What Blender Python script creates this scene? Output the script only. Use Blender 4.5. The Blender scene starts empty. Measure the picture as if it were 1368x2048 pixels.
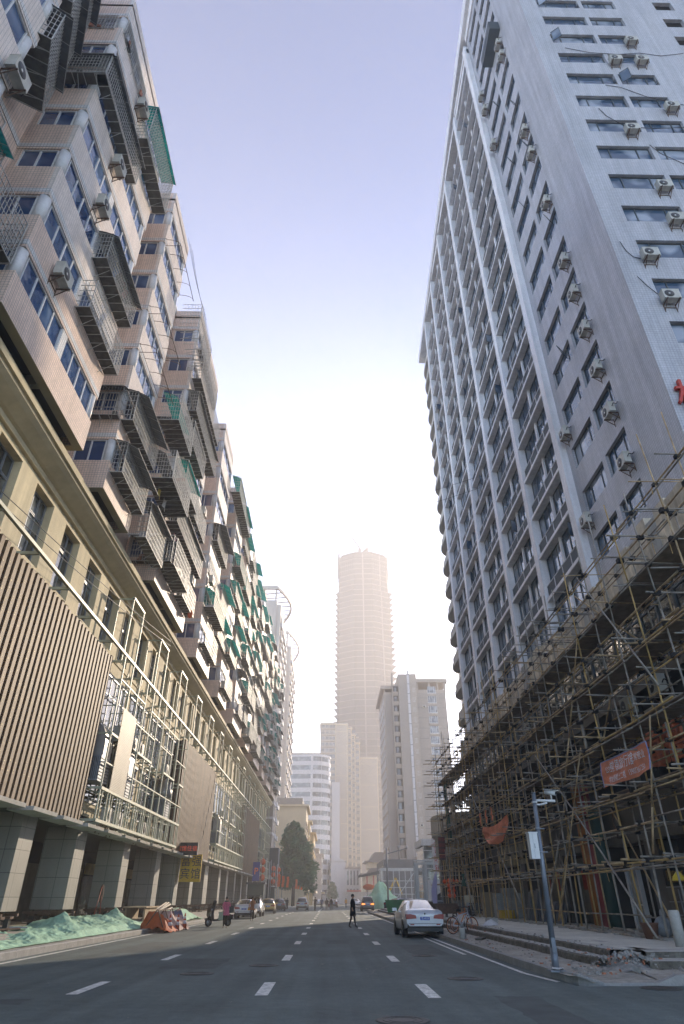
import bpy, bmesh, math, random
from mathutils import Vector, Matrix, noise
R = math.radians
PI = math.pi
SC = bpy.context.scene
COL = SC.collection
rng = random.Random(7)

# ---------------------------------------------------------------- materials
def M(name, col, rough=.75, metal=0., var=None, streak=0., bump=None, tile=None, spec=.4, transl=0., emit=None, obj=False, coat=0., stretch=None):
    m = bpy.data.materials.new(name); m.use_nodes = True
    nt = m.node_tree; N = nt.nodes; L = nt.links
    b = N['Principled BSDF']
    b.inputs['Roughness'].default_value = rough
    b.inputs['Metallic'].default_value = metal
    b.inputs['Specular IOR Level'].default_value = spec
    b.inputs['Coat Weight'].default_value = coat
    geo = N.new('ShaderNodeNewGeometry'); pos = geo.outputs['Position']
    if obj:
        tc = N.new('ShaderNodeTexCoord'); pos = tc.outputs['Object']
    rgb = N.new('ShaderNodeRGB'); rgb.outputs[0].default_value = (*col, 1)
    out = rgb.outputs[0]
    def noise_tex(scale, vec=None, detail=5):
        n = N.new('ShaderNodeTexNoise'); n.inputs['Scale'].default_value = scale; n.inputs['Detail'].default_value = detail
        L.new(vec or pos, n.inputs['Vector']); return n.outputs['Fac']
    def scale_by(colr, fac, lo, hi):
        mr = N.new('ShaderNodeMapRange'); mr.inputs[1].default_value = .3; mr.inputs[2].default_value = .7
        mr.inputs[3].default_value = lo; mr.inputs[4].default_value = hi; L.new(fac, mr.inputs[0])
        vm = N.new('ShaderNodeVectorMath'); vm.operation = 'SCALE'
        L.new(colr, vm.inputs[0]); L.new(mr.outputs[0], vm.inputs['Scale']); return vm.outputs[0]
    if tile:
        w, h, mort, mcol = tile
        sx = N.new('ShaderNodeSeparateXYZ'); L.new(pos, sx.inputs[0])
        ad = N.new('ShaderNodeMath'); ad.operation = 'ADD'; L.new(sx.outputs[0], ad.inputs[0]); L.new(sx.outputs[1], ad.inputs[1])
        cx = N.new('ShaderNodeCombineXYZ'); L.new(ad.outputs[0], cx.inputs[0]); L.new(sx.outputs[2], cx.inputs[1])
        br = N.new('ShaderNodeTexBrick'); br.offset = 0; br.inputs['Scale'].default_value = 1
        br.inputs['Brick Width'].default_value = w; br.inputs['Row Height'].default_value = h
        br.inputs['Mortar Size'].default_value = mort; br.inputs['Mortar Smooth'].default_value = .1; br.inputs['Bias'].default_value = 0
        br.inputs['Color1'].default_value = (*col, 1); br.inputs['Color2'].default_value = (*[c*.9 for c in col], 1)
        br.inputs['Mortar'].default_value = (*mcol, 1)
        L.new(cx.outputs[0], br.inputs['Vector']); out = br.outputs['Color']
    if var:
        for sc_, amt in var: out = scale_by(out, noise_tex(sc_), 1-amt, 1+amt)
    if streak:
        mp = N.new('ShaderNodeMapping'); mp.inputs['Scale'].default_value = (2.2, 2.2, .12); L.new(pos, mp.inputs[0])
        out = scale_by(out, noise_tex(1.3, mp.outputs[0], 6), 1-streak, 1+streak*.35)
    if stretch:
        mp = N.new('ShaderNodeMapping'); mp.inputs['Scale'].default_value = stretch[:3]; L.new(pos, mp.inputs[0])
        out = scale_by(out, noise_tex(1., mp.outputs[0], 6), 1-stretch[3], 1+stretch[3])
    L.new(out, b.inputs['Base Color'])
    if bump:
        bn = N.new('ShaderNodeBump'); bn.inputs['Strength'].default_value = bump[1]; bn.inputs['Distance'].default_value = bump[2]
        L.new(noise_tex(bump[0]), bn.inputs['Height']); L.new(bn.outputs[0], b.inputs['Normal'])
    if transl:
        b.inputs['Transmission Weight'].default_value = 0
        tb = N.new('ShaderNodeBsdfTranslucent'); L.new(out, tb.inputs[0])
        mx = N.new('ShaderNodeMixShader'); mx.inputs[0].default_value = transl
        L.new(b.outputs[0], mx.inputs[1]); L.new(tb.outputs[0], mx.inputs[2]); L.new(mx.outputs[0], N['Material Output'].inputs[0])
    if emit:
        b.inputs['Emission Color'].default_value = (*emit[0], 1); b.inputs['Emission Strength'].default_value = emit[1]
    return m

def glass(name, col, rough=.06, curtain_glare=None, wav=.25):
    """window glass seen from outside: dark room, pale patches for drawn curtains and painted reflections, wavy reflection"""
    m = bpy.data.materials.new(name); m.use_nodes = True
    nt = m.node_tree; N = nt.nodes; L = nt.links; b = N['Principled BSDF']
    b.inputs['Roughness'].default_value = rough; b.inputs['Specular IOR Level'].default_value = .9
    geo = N.new('ShaderNodeNewGeometry')
    n = N.new('ShaderNodeTexNoise'); n.inputs['Scale'].default_value = .55; n.inputs['Detail'].default_value = 2
    L.new(geo.outputs['Position'], n.inputs['Vector'])
    r = N.new('ShaderNodeValToRGB'); r.color_ramp.elements[0].position = .5; r.color_ramp.elements[1].position = .62
    r.color_ramp.elements[0].color = (*col, 1); r.color_ramp.elements[1].color = (*(curtain_glare or [c*2 for c in col]), 1)
    L.new(n.outputs['Fac'], r.inputs[0]); L.new(r.outputs[0], b.inputs['Base Color'])
    n2 = N.new('ShaderNodeTexNoise'); n2.inputs['Scale'].default_value = .9; L.new(geo.outputs['Position'], n2.inputs['Vector'])
    bn = N.new('ShaderNodeBump'); bn.inputs['Strength'].default_value = wav; bn.inputs['Distance'].default_value = .05
    L.new(n2.outputs['Fac'], bn.inputs['Height']); L.new(bn.outputs[0], b.inputs['Normal'])
    return m

# ---------------------------------------------------------------- mesh builder
class MB:
    def __init__(s): s.v = []; s.f = []; s.m = []; s.s = []
    def add(s, vs, fs, m=0, sm=False):
        o = len(s.v); s.v += [tuple(p) for p in vs]
        for f in fs: s.f.append([i+o for i in f]); s.m.append(m); s.s.append(sm)
        return s
    def box(s, x0, x1, y0, y1, z0, z1, m=0):
        return s.add([(x0,y0,z0),(x1,y0,z0),(x1,y1,z0),(x0,y1,z0),(x0,y0,z1),(x1,y0,z1),(x1,y1,z1),(x0,y1,z1)],
              [(0,3,2,1),(4,5,6,7),(0,1,5,4),(1,2,6,5),(2,3,7,6),(3,0,4,7)], m)
    def quad(s, a, b, c, d, m=0, sm=False): return s.add([a,b,c,d], [(0,1,2,3)], m, sm)
    def tube(s, p, q, r, n=6, m=0, r2=None, caps=True):
        p = Vector(p); q = Vector(q); d = q-p
        if d.length < 1e-6: return s
        d.normalize(); u = d.orthogonal().normalized(); w = d.cross(u); r2 = r if r2 is None else r2
        vs = [p+(u*math.cos(2*PI*i/n)+w*math.sin(2*PI*i/n))*r for i in range(n)] + [q+(u*math.cos(2*PI*i/n)+w*math.sin(2*PI*i/n))*r2 for i in range(n)]
        fs = [(i,(i+1)%n,n+(i+1)%n,n+i) for i in range(n)]
        if caps: fs += [tuple(range(n-1,-1,-1)), tuple(range(n,2*n))]
        return s.add(vs, fs, m, n > 5)
    def bar(s, p, q, w, h=None, m=0, up=(0,0,1)):
        p = Vector(p); q = Vector(q); d = (q-p)
        if d.length < 1e-6: return s
        d.normalize(); h = w if h is None else h; up = Vector(up)
        if abs(d.dot(up)) > .95: up = Vector((1,0,0))
        a = d.cross(up).normalized(); b = a.cross(d).normalized()
        c = [(-w/2,-h/2),(w/2,-h/2),(w/2,h/2),(-w/2,h/2)]
        vs = [p+a*x+b*y for x,y in c]+[q+a*x+b*y for x,y in c]
        return s.add(vs, [(3,2,1,0),(4,5,6,7),(0,1,5,4),(1,2,6,5),(2,3,7,6),(3,0,4,7)], m)
    def path(s, pts, r, n=6, m=0):
        for a, b in zip(pts[:-1], pts[1:]): s.tube(a, b, r, n, m)
        return s
    def lathe(s, prof, n=16, c=(0,0,0), m=0, axis='Z', sm=True):
        vs = []
        for r, z in prof:
            for i in range(n):
                a = 2*PI*i/n; x, y = r*math.cos(a), r*math.sin(a)
                p = (x,y,z) if axis == 'Z' else ((z,x,y) if axis == 'X' else (y,z,x))
                vs.append((p[0]+c[0], p[1]+c[1], p[2]+c[2]))
        k = len(prof); fs = []
        for j in range(k-1):
            for i in range(n): fs.append((j*n+i, j*n+(i+1)%n, (j+1)*n+(i+1)%n, (j+1)*n+i))
        fs.append(tuple(range(n-1,-1,-1))); fs.append(tuple(range((k-1)*n, k*n)))
        return s.add(vs, fs, m, sm)
    def torus(s, c, Rr, r, axis='X', n=20, k=6, m=0):
        vs = []
        for i in range(n):
            a = 2*PI*i/n
            for j in range(k):
                b = 2*PI*j/k; rr = Rr+r*math.cos(b); x, y, z = rr*math.cos(a), rr*math.sin(a), r*math.sin(b)
                p = (z,x,y) if axis == 'X' else (x,y,z)
                vs.append((p[0]+c[0],p[1]+c[1],p[2]+c[2]))
        fs = [(i*k+j, ((i+1)%n)*k+j, ((i+1)%n)*k+(j+1)%k, i*k+(j+1)%k) for i in range(n) for j in range(k)]
        return s.add(vs, fs, m, True)
    def ball(s, c, rx, ry=None, rz=None, n=10, k=7, m=0):
        ry = ry or rx; rz = rz or rx; vs = [(c[0],c[1],c[2]-rz)]
        for j in range(1,k):
            t = PI*j/k
            for i in range(n): vs.append((c[0]+rx*math.sin(t)*math.cos(2*PI*i/n), c[1]+ry*math.sin(t)*math.sin(2*PI*i/n), c[2]-rz*math.cos(t)))
        vs.append((c[0],c[1],c[2]+rz)); fs = [(0,1+(i+1)%n,1+i) for i in range(n)]
        for j in range(k-2):
            for i in range(n): fs.append((1+j*n+i,1+j*n+(i+1)%n,1+(j+1)*n+(i+1)%n,1+(j+1)*n+i))
        e = len(vs)-1; o = 1+(k-2)*n
        fs += [(o+i,o+(i+1)%n,e) for i in range(n)]
        return s.add(vs, fs, m, True)
    def prism(s, pts, axis, a, b, m=0, sm=False):
        """pts: 2-D outline; extruded along axis from a to b"""
        def P(u, v, t): return {'X':(t,u,v),'Y':(u,t,v),'Z':(u,v,t)}[axis]
        n = len(pts); vs = [P(u,v,a) for u,v in pts]+[P(u,v,b) for u,v in pts]
        fs = [tuple(range(n-1,-1,-1)), tuple(range(n,2*n))]+[(i,(i+1)%n,n+(i+1)%n,n+i) for i in range(n)]
        return s.add(vs, fs, m, sm)
    def grid(s, nx, ny, fn, m=0, sm=True, mf=None):
        vs = [fn(i/nx, j/ny) for j in range(ny+1) for i in range(nx+1)]; o = len(s.v)
        fs = [(j*(nx+1)+i, j*(nx+1)+i+1, (j+1)*(nx+1)+i+1, (j+1)*(nx+1)+i) for j in range(ny) for i in range(nx)]
        k = len(s.f); s.add(vs, fs, m, sm)
        if mf:
            for q in range(len(fs)): s.m[k+q] = mf((q%nx+.5)/nx, (q//nx+.5)/ny)
        return s
    def merge(s, o, T=None):
        vs = [T@Vector(p) for p in o.v] if T else o.v; k = len(s.v)
        s.v += [tuple(p) for p in vs]; s.f += [[i+k for i in f] for f in o.f]; s.m += o.m; s.s += o.s
        return s
    def mesh(s, name, mats):
        me = bpy.data.meshes.new(name); me.from_pydata(s.v, [], s.f)
        for m in (mats if isinstance(mats, (list,tuple)) else [mats]): me.materials.append(m)
        me.polygons.foreach_set('material_index', s.m); me.polygons.foreach_set('use_smooth', s.s)
        me.validate(); me.update()
        return me
    def build(s, name, mats, parent=None, world=False, kind=None, label=None):
        o = bpy.data.objects.new(name, s.mesh(name, mats)); COL.objects.link(o)
        if parent:
            o.parent = parent
            if world:
                p = parent; off = Vector()
                while p: off += p.location; p = p.parent
                o.location = -off
        if kind: o['kind'] = kind
        if label: o['label'] = label
        return o

def tag(o, label, cat, group=None):
    o['label'] = label; o['category'] = cat
    if group: o['group'] = group
    return o
def thing(name, label, cat, loc=(0,0,0), rz=0, group=None):
    o = bpy.data.objects.new(name, None); COL.objects.link(o); o.empty_display_size = .2
    o.location = loc; o.rotation_euler = (0,0,rz); return tag(o, label, cat, group)
def copy_tree(o, parent=None):
    c = o.copy(); COL.objects.link(c)
    if parent: c.parent = parent
    for ch in o.children: copy_tree(ch, c)
    return c
def another(o, loc, rz, label, group=None):
    c = copy_tree(o); c.location = loc; c.rotation_euler = (0,0,rz); c['label'] = label
    if group: c['group'] = group
    return c
def struct(mb, name, mats): return mb.build(name, mats, kind='structure')

CAM = Vector((0,0,1.5))
_tm = {}
def place(parent, name, items, mats, keep=100):
    """items: (template MB, world Matrix); the largest ones become parts of their own, the rest one stuff part"""
    items = sorted(items, key=lambda it: (it[1].translation-CAM).length)
    off = Matrix.Translation(-parent.location)
    for mb, T in items[:keep]:
        k = (id(mb), name)
        if k not in _tm: _tm[k] = (mb.mesh(name, mats), mb)
        o = bpy.data.objects.new(name, _tm[k][0]); COL.objects.link(o); o.parent = parent; o.matrix_basis = off @ T
    if items[keep:]:
        r = MB()
        for mb, T in items[keep:]: r.merge(mb, T)
        r.build(name, mats, parent, world=True, kind='stuff')
def TR(x, y, z, rz=0): return Matrix.Translation((x,y,z)) @ Matrix.Rotation(rz, 4, 'Z')

def text_mb(body, size, depth=.02, align='CENTER', xs=1):
    """lettering as a mesh lying in the local XZ plane, facing -Y"""
    cu = bpy.data.curves.new('lettering', 'FONT'); cu.body = body; cu.size = size; cu.extrude = depth/2
    cu.align_x = align; cu.align_y = 'CENTER'; cu.resolution_u = 3; cu.space_line = .95
    ob = bpy.data.objects.new('lettering', cu); COL.objects.link(ob)
    dg = bpy.context.evaluated_depsgraph_get(); dg.update()
    me = bpy.data.meshes.new_from_object(ob.evaluated_get(dg)); mb = MB()
    T = Matrix.Rotation(PI/2, 4, 'X') @ Matrix.Scale(xs, 4, (1,0,0))
    mb.add([T@v.co for v in me.vertices], [list(p.vertices) for p in me.polygons])
    bpy.data.objects.remove(ob); bpy.data.curves.remove(cu); bpy.data.meshes.remove(me)
    return mb
def moved(mb, T):
    return MB().merge(mb, T)
ORD = ['first','second','third','fourth','fifth','sixth','seventh','eighth','ninth','tenth','eleventh','twelfth','thirteenth','fourteenth','fifteenth','sixteenth','seventeenth','eighteenth','nineteenth','twentieth']

# ---------------------------------------------------------------- shared materials
m_asphalt = M('asphalt', (.090,.114,.110), .8, var=[(.35,.2),(60,.35),(4,.12),(18,.12)], stretch=(1.6,.035,1,.24), bump=(90,.5,.012), spec=.3)
m_paint = M('road_paint', (.60,.60,.56), .8, var=[(5,.3),(14,.35),(50,.2)])
m_concrete = M('concrete', (.36,.35,.32), .9, var=[(1.2,.14),(12,.1)], bump=(30,.3,.01))
m_kerb = M('kerb_stone', (.27,.265,.25), .85, var=[(2,.12),(20,.12)], streak=.12, bump=(40,.3,.01))
m_dirt = M('dusty_ground', (.31,.29,.25), .95, var=[(.8,.2),(7,.22)], bump=(14,.7,.04))
m_earth = M('broken_earth', (.11,.10,.08), .95, var=[(4,.35),(20,.25)], bump=(9,.9,.06))
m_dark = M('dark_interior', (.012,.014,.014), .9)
m_black = M('black_plastic', (.015,.015,.016), .45, var=[(20,.1)], obj=True)
m_rubber = M('rubber', (.016,.016,.016), .85, obj=True)
m_chrome = M('bright_metal', (.55,.55,.56), .3, .9)
m_steelgrey = M('grey_steel', (.24,.26,.28), .5, .3, var=[(4,.12)], streak=.15)
m_white = M('white_paint', (.62,.62,.60), .55, var=[(3,.06)], streak=.1)
m_whitefr = M('white_frame', (.58,.59,.60), .45, var=[(6,.07)], streak=.12)
m_rust = M('rusty_iron', (.10,.06,.04), .85, var=[(9,.3)])
m_red = M('red_paint', (.42,.035,.02), .55, var=[(6,.1)])
m_orange = M('orange_fabric', (.62,.13,.03), .75, var=[(5,.15)], transl=.25)
# ---------------------------------------------------------------- camera, sky, sun, haze
cam = bpy.data.cameras.new('camera'); co = bpy.data.objects.new('camera', cam); COL.objects.link(co); SC.camera = co
co.location = CAM; co.rotation_euler = (R(90)+math.atan2(774, 1230), 0, R(-1.06))
cam.sensor_fit = 'VERTICAL'; cam.sensor_height = 36; cam.lens = 36*1230/2048; cam.clip_end = 6000; cam.clip_start = .1
SUN_AZ, SUN_EL = R(24), R(18)       # azimuth from +Y towards +X
sd = Vector((math.sin(SUN_AZ)*math.cos(SUN_EL), math.cos(SUN_AZ)*math.cos(SUN_EL), math.sin(SUN_EL)))
sl = bpy.data.lights.new('sun', 'SUN'); so = bpy.data.objects.new('sun', sl); COL.objects.link(so)
sl.energy = 3.9; sl.angle = R(.6); sl.color = (1, .83, .64)
so.rotation_euler = sd.to_track_quat('Z', 'Y').to_euler(); so.location = (60,100,120)
w = bpy.data.worlds.new('World'); SC.world = w; w.use_nodes = True
wn = w.node_tree.nodes; wl = w.node_tree.links
sky = wn.new('ShaderNodeTexSky'); sky.sky_type = 'NISHITA'; sky.sun_disc = False
sky.sun_elevation = SUN_EL; sky.sun_rotation = SUN_AZ; sky.air_density = 0.55; sky.dust_density = 0.15; sky.ozone_density = 3.0; sky.altitude = 0
bg = wn['Background']; bg.inputs[1].default_value = .15
# hazy air: the sky pales to warm white towards the horizon and deepens to blue overhead
tco = wn.new('ShaderNodeTexCoord'); sep = wn.new('ShaderNodeSeparateXYZ'); mrz = wn.new('ShaderNodeMapRange'); mrz.interpolation_type = 'SMOOTHSTEP'
mrz.inputs[1].default_value = .42; mrz.inputs[2].default_value = .97; mrz.inputs[3].default_value = 0; mrz.inputs[4].default_value = 1
rmp = wn.new('ShaderNodeMix'); rmp.data_type = 'RGBA'; rmp.inputs[6].default_value = (1.42,1.20,1.02,1); rmp.inputs[7].default_value = (.20,.38,.54,1)
tint = wn.new('ShaderNodeMix'); tint.data_type = 'RGBA'; tint.blend_type = 'MULTIPLY'; tint.inputs[0].default_value = 1
wl.new(tco.outputs['Generated'], sep.inputs[0]); wl.new(sep.outputs[2], mrz.inputs[0]); wl.new(mrz.outputs[0], rmp.inputs[0])
wl.new(sky.outputs[0], tint.inputs[6]); wl.new(rmp.outputs[2], tint.inputs[7]); wl.new(tint.outputs[2], bg.inputs[0])
SC.view_settings.view_transform = 'Standard'; SC.view_settings.look = 'None'; SC.view_settings.gamma = 1; SC.view_settings.exposure = 2.08
SC.render.engine = 'CYCLES'
cy = SC.cycles; cy.use_denoising = True; cy.max_bounces = 8; cy.diffuse_bounces = 5; cy.glossy_bounces = 3; cy.transmission_bounces = 2
cy.volume_bounces = 1; cy.transparent_max_bounces = 6; cy.use_adaptive_sampling = True; cy.adaptive_threshold = .015; cy.caustics_reflective = False; cy.caustics_refractive = False
try: cy.denoiser = 'OPENIMAGEDENOISE'
except Exception: pass
hm = bpy.data.materials.new('haze'); hm.use_nodes = True; hn = hm.node_tree.nodes; hn.remove(hn['Principled BSDF'])
pv = hn.new('ShaderNodeVolumePrincipled'); pv.inputs['Color'].default_value = (.91,.865,.84,1); pv.inputs['Density'].default_value = .0013; pv.inputs['Anisotropy'].default_value = .28
hm.node_tree.links.new(pv.outputs[0], hn['Material Output'].inputs['Volume'])
HAZE = MB().box(-610,610,-310,910,-1.2,280).build('haze', hm); HAZE['kind'] = 'stuff'; HAZE.display_type = 'WIRE'

# ---------------------------------------------------------------- ground, road, kerbs, pavements
struct(MB().quad((-600,-300,-.12),(600,-300,-.12),(600,900,-.12),(-600,900,-.12)), 'ground', m_dirt)
rd = MB()
rd.grid(30, 4, lambda u,v: (-70+140*u, -25+40.6*v, 0), sm=False)                      # junction
rd.grid(6, 60, lambda u,v: (-9.32+14.4*u+(3.4*0 if v<.5 else 0), 15.6+190*v, 0), sm=False)
rd.box(-60,60,205.6,232,-.06,-.001)
struct(rd, 'road', m_asphalt)
mk = MB()
def dash(x, y, w=.17, l=2.1): mk.quad((x-w/2,y,.004),(x+w/2,y,.004),(x+w/2,y+l,.004),(x-w/2,y+l,.004))
for k in range(18):
    y = 14.3+7.55*k
    if k < 12:
        dash(-1.22, y, .24); dash(-4.75, y+.2, .22); dash(1.92, y-.4, .24)
mk.quad((-1.5,102,.004),(-1.3,102,.004),(-1.05,140,.004),(-1.25,140,.004))
mk.quad((-9.02,19.2,.004),(-8.87,19.2,.004),(-8.9,130,.004),(-9.05,130,.004))
mk.quad((4.62,18.2,.004),(4.74,18.2,.004),(4.74,95,.004),(4.62,95,.004))
mk.add([(4.62,18.2,.004),(4.74,18.2,.004),(4.98,16.4,.004),(4.86,16.3,.004)], [(3,2,1,0)])
mk.quad((4.3,24,.004),(4.42,24,.004),(4.42,34,.004),(4.3,34,.004))
for y in (64,68,77,83,90): mk.quad((3.0,y,.004),(3.0+1.5,y,.004),(3.0+1.5,y+.35,.004),(3.0,y+.35,.004))
struct(mk, 'road_markings', m_paint)
m_iron = M('cast_iron', (.055,.055,.052), .6, .3, var=[(25,.3)], bump=(60,.6,.01))
g = 'manhole covers in the road'
for n, (x, y, lab) in enumerate([(-3.1,18.2,'round iron manhole cover in the lane left of the centre dashes'),(-1.7,20.3,'worn round manhole cover lying beside the centre line dashes'),
        (3.05,17.0,'round patched manhole cover in the lane beside the lamp post'),(6.6,16.9-1.7,'round manhole cover at the mouth of the side street'),(1.1,11.5,'ribbed round manhole cover nearest the camera at the bottom edge'),(3.0,23.5,'pale round manhole patch behind the white sedan in its lane')]):
    o = MB().lathe([(.40,0),(.40,.006),(.36,.010),(.34,.006),(.05,.010)], 28).torus((0,0,.006), .2, .008, 'Z', 24, 4).torus((0,0,.006), .29, .008, 'Z', 24, 4).build('manhole_cover', m_iron)
    o.location = (x,y,.002); tag(o, lab, 'manhole cover', g)
m_patch = M('asphalt_patch', (.065,.078,.076), .85, var=[(2,.2),(60,.3)], bump=(120,.5,.01)); m_tar = M('crack_sealant', (.016,.017,.018), .5)
pb = MB(); rpt = random.Random(17)
for (x, y, w_, l) in ((-3.6,21,1.5,3.2),(3.3,26.5,1.2,5.0),(-6.6,28,1.3,6.0),(.4,31,.9,2.6),(-.6,9.6,2.4,.8),(-6.8,13.6,3.2,.7),(3.4,12.2,.8,3.8)):
    n = 14; pts = []
    for k in range(n*4):
        s_, t = divmod(k, n); t /= n; px, py = ((t,0),(1,t),(1-t,1),(0,1-t))[s_]
        pts.append((x+w_*(px-.5)+rpt.uniform(-.05,.05),y+l*(py-.5)+rpt.uniform(-.05,.05),.0022))
    pb.add(pts, [tuple(range(len(pts)))], 0)
for (x, y, a, l) in ((-2.4,12.5,.3,7),(1.0,18,1.35,14),(-5.5,22,1.5,18),(4.0,20,1.62,9),(-7.5,16,.1,5),(2.2,10.5,-.4,5),(-.4,36,1.5,22),(-4,41,.05,8)):
    p = Vector((x,y,.003)); 
    for k in range(int(l/.3)):
        q = p+Vector((math.cos(a),math.sin(a),0))*.3; a += rpt.uniform(-.35,.35)+(-.02); n_ = (q-p).orthogonal().normalized(); n_ = Vector((-(q-p).y,(q-p).x,0)).normalized()*rpt.uniform(.006,.018)
        pb.add([p-n_,q-n_,q+n_,p+n_], [(0,1,2,3)], 1); p = q
struct(pb, 'road_repairs', [m_patch, m_tar])
# left kerb and pavement
kb = MB()
for i in range(60):
    y = 6+2.1*i; kb.prism([(-9.62,-.05),(-9.32,-.05),(-9.32,.17),(-9.36,.2),(-9.62,.2)], 'Y', y+.01, y+2.09)
kb.build('kerb', m_kerb)['kind'] = 'structure'
def lp(u, v):
    x = -9.62-8.4*u; y = 4+128*v; z = .17+.3*min(1,max(0,(-x-9.9)/1.6)) + .03*noise.noise((x*2,y*2,3))
    return (x,y,z)
struct(MB().grid(14, 90, lp), 'pavement', m_dirt)
# ground beyond the left block
struct(MB().box(-60,-5.9,140,205,-.05,.14), 'pavement', m_concrete)
# right kerb with dropped corner
def kh(t): return t
kb2 = MB()
def kseg(p, q, h0, h1, w):
    p = Vector((*p,0)); q = Vector((*q,0)); d = (q-p).normalized(); nrm = Vector((-d.y,d.x,0))*w
    vs = [p,q,q+nrm,p+nrm]
    kb2.add([(*v.xy,-.05) for v in vs]+[(p.x,p.y,h0),(q.x,q.y,h1),((q+nrm).x,(q+nrm).y,h1),((p+nrm).x,(p+nrm).y,h0)],
            [(0,3,2,1),(4,5,6,7),(0,1,5,4),(1,2,6,5),(2,3,7,6),(3,0,4,7)])
path = [((5.0,92),.16)]+[((5.0,92-2.0*i),.16) for i in range(1,37)]+[((5.02,17.2),.16),((5.12,16.55),.16),((5.3,16.2),.155),((5.75,15.95),.02),((6.9,15.95),.02),((7.35,16.0),.15),((9,16.05),.15),((14,16.1),.15),((22,16.1),.15),((45,16.1),.15)]
for (a, ha), (b, hb) in zip(path[:-1], path[1:]): kseg(a, b, ha, hb, .16 if a[1] <= 16.6 or b[1] <= 16.6 else .16)
kb2.build('kerb', m_kerb)['kind'] = 'structure'
def rp(u, v):
    y = 15.98+77*v**1.6; x = 5.04+2.0*u
    z = .14
    d = max(0, 1-(y-15.98)/1.9)
    if x > 5.2: z = .14-.125*d*min(1,(x-5.2)/.4)
    z += .012*noise.noise((x*3,y*3,1))
    return (x,y,z)
struct(MB().grid(16, 90, rp), 'pavement', m_dirt)
struct(MB().grid(20, 8, lambda u,v: (7.02+40*u, 16.0+1.6*v, .14-.12*max(0,1-v*1.3)*max(0,1-u*20*1.1)+.01*noise.noise((u*90,v*9,5)))), 'pavement', m_dirt)
# two worn steps up to the arcade paving
def step(name, x0, z0, z1, y0):
    s = MB()
    def fn(u, v):
        y = y0+78*v**1.5
        j = .07*noise.noise((y*1.3,x0,2))+.05*noise.noise((y*4,x0,7))
        prof = [(x0+j,z0),(x0+j+.02,z1-.03+.4*j*.3),(x0+.08+j,z1+.01*noise.noise((y*5,0,0))),(x0+.5,z1),(x0+1.3,z1)]
        p = prof[round(u*4)]; return (p[0],y,p[1])
    s.grid(4, 200, fn, sm=False, mf=lambda u,v: 1 if u < .4 else 0)
    s.build(name, [m_concrete, m_earth])['kind'] = 'structure'
step('step', 6.42, .08, .31, 18.0); step('step', 6.86, .28, .45, 18.4)
s = MB()
s.grid(40, 3, lambda u,v: (7.4+36*u, [17.35,17.36,17.5,18.6][round(v*3)]+.1*noise.noise((u*60,0,v)), [.08,.29,.31,.31][round(v*3)]), sm=False, mf=lambda u,v: 1 if v < .34 else 0)
s.grid(40, 3, lambda u,v: (7.6+36*u, [17.95,17.96,18.1,19.2][round(v*3)]+.1*noise.noise((u*70,4,v)), [.25,.43,.45,.45][round(v*3)]), sm=False, mf=lambda u,v: 1 if v < .34 else 0)
s.build('step', [m_concrete, m_earth])['kind'] = 'structure'
struct(MB().grid(30, 60, lambda u,v: (7.3+14*u, 18.6+78*v, .452+.006*noise.noise((u*40,v*90,0)))), 'pavement', M('arcade_paving', (.50,.49,.43), .85, var=[(.9,.16),(6,.12)], bump=(20,.3,.01)))
# rubble at the broken step corner
m_brick = M('broken_brick', (.33,.13,.07), .95, var=[(8,.35)], bump=(25,.7,.02))
m_rubble = M('rubble_grey', (.25,.24,.22), .95, var=[(8,.3)], bump=(20,.8,.02))
rb = MB(); r2 = random.Random(3)
for k in range(230):
    a, b_ = r2.gauss(0,.5), r2.gauss(0,.42); x, y = 7.15+a, 17.9+b_; zz = .12+.27*max(0,1-(a*a+b_*b_)*1.1)
    sx = r2.uniform(.015,.035) if k > 22 else r2.uniform(.05,.1); T = TR(x,y,zz) @ Matrix.Rotation(r2.uniform(0,3),4,Vector((r2.random(),r2.random(),1)))
    rb.merge(MB().box(-sx,sx,-sx*.6,sx*.6,-sx*.45,sx*.45, 1 if r2.random()<.22 else 0), T)
rb.grid(24,24,lambda u,v:(6.4+1.5*u,17.2+1.5*v,.10+.25*math.exp(-((u-.5)**2+(v-.5)**2)*9)+.07*noise.noise((u*7,v*7,1))))
rb.build('rubble', [m_rubble, m_brick])['kind'] = 'stuff'
gr = MB()
for k in range(420):
    x, y = r2.uniform(5.2,7.4), 16.2+r2.random()**2*40; sx = r2.uniform(.008,.035)
    z = .145 if x < 6.4 else (.32 if x < 6.85 else .46)
    gr.merge(MB().box(-sx,sx,-sx,sx*.7,-sx*.4,sx*.6, 1 if r2.random()<.15 else 0), TR(x,y,z,r2.random()*3))
for k in range(90):
    x, y = r2.uniform(-8.5,9), r2.uniform(10,40); sx = r2.uniform(.006,.022)
    gr.merge(MB().box(-sx,sx,-sx*.6,sx*.7,0,sx*.5), TR(x,y,.003,r2.random()*3))
gr.build('gravel', [m_rubble, m_brick])['kind'] = 'stuff'
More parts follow.
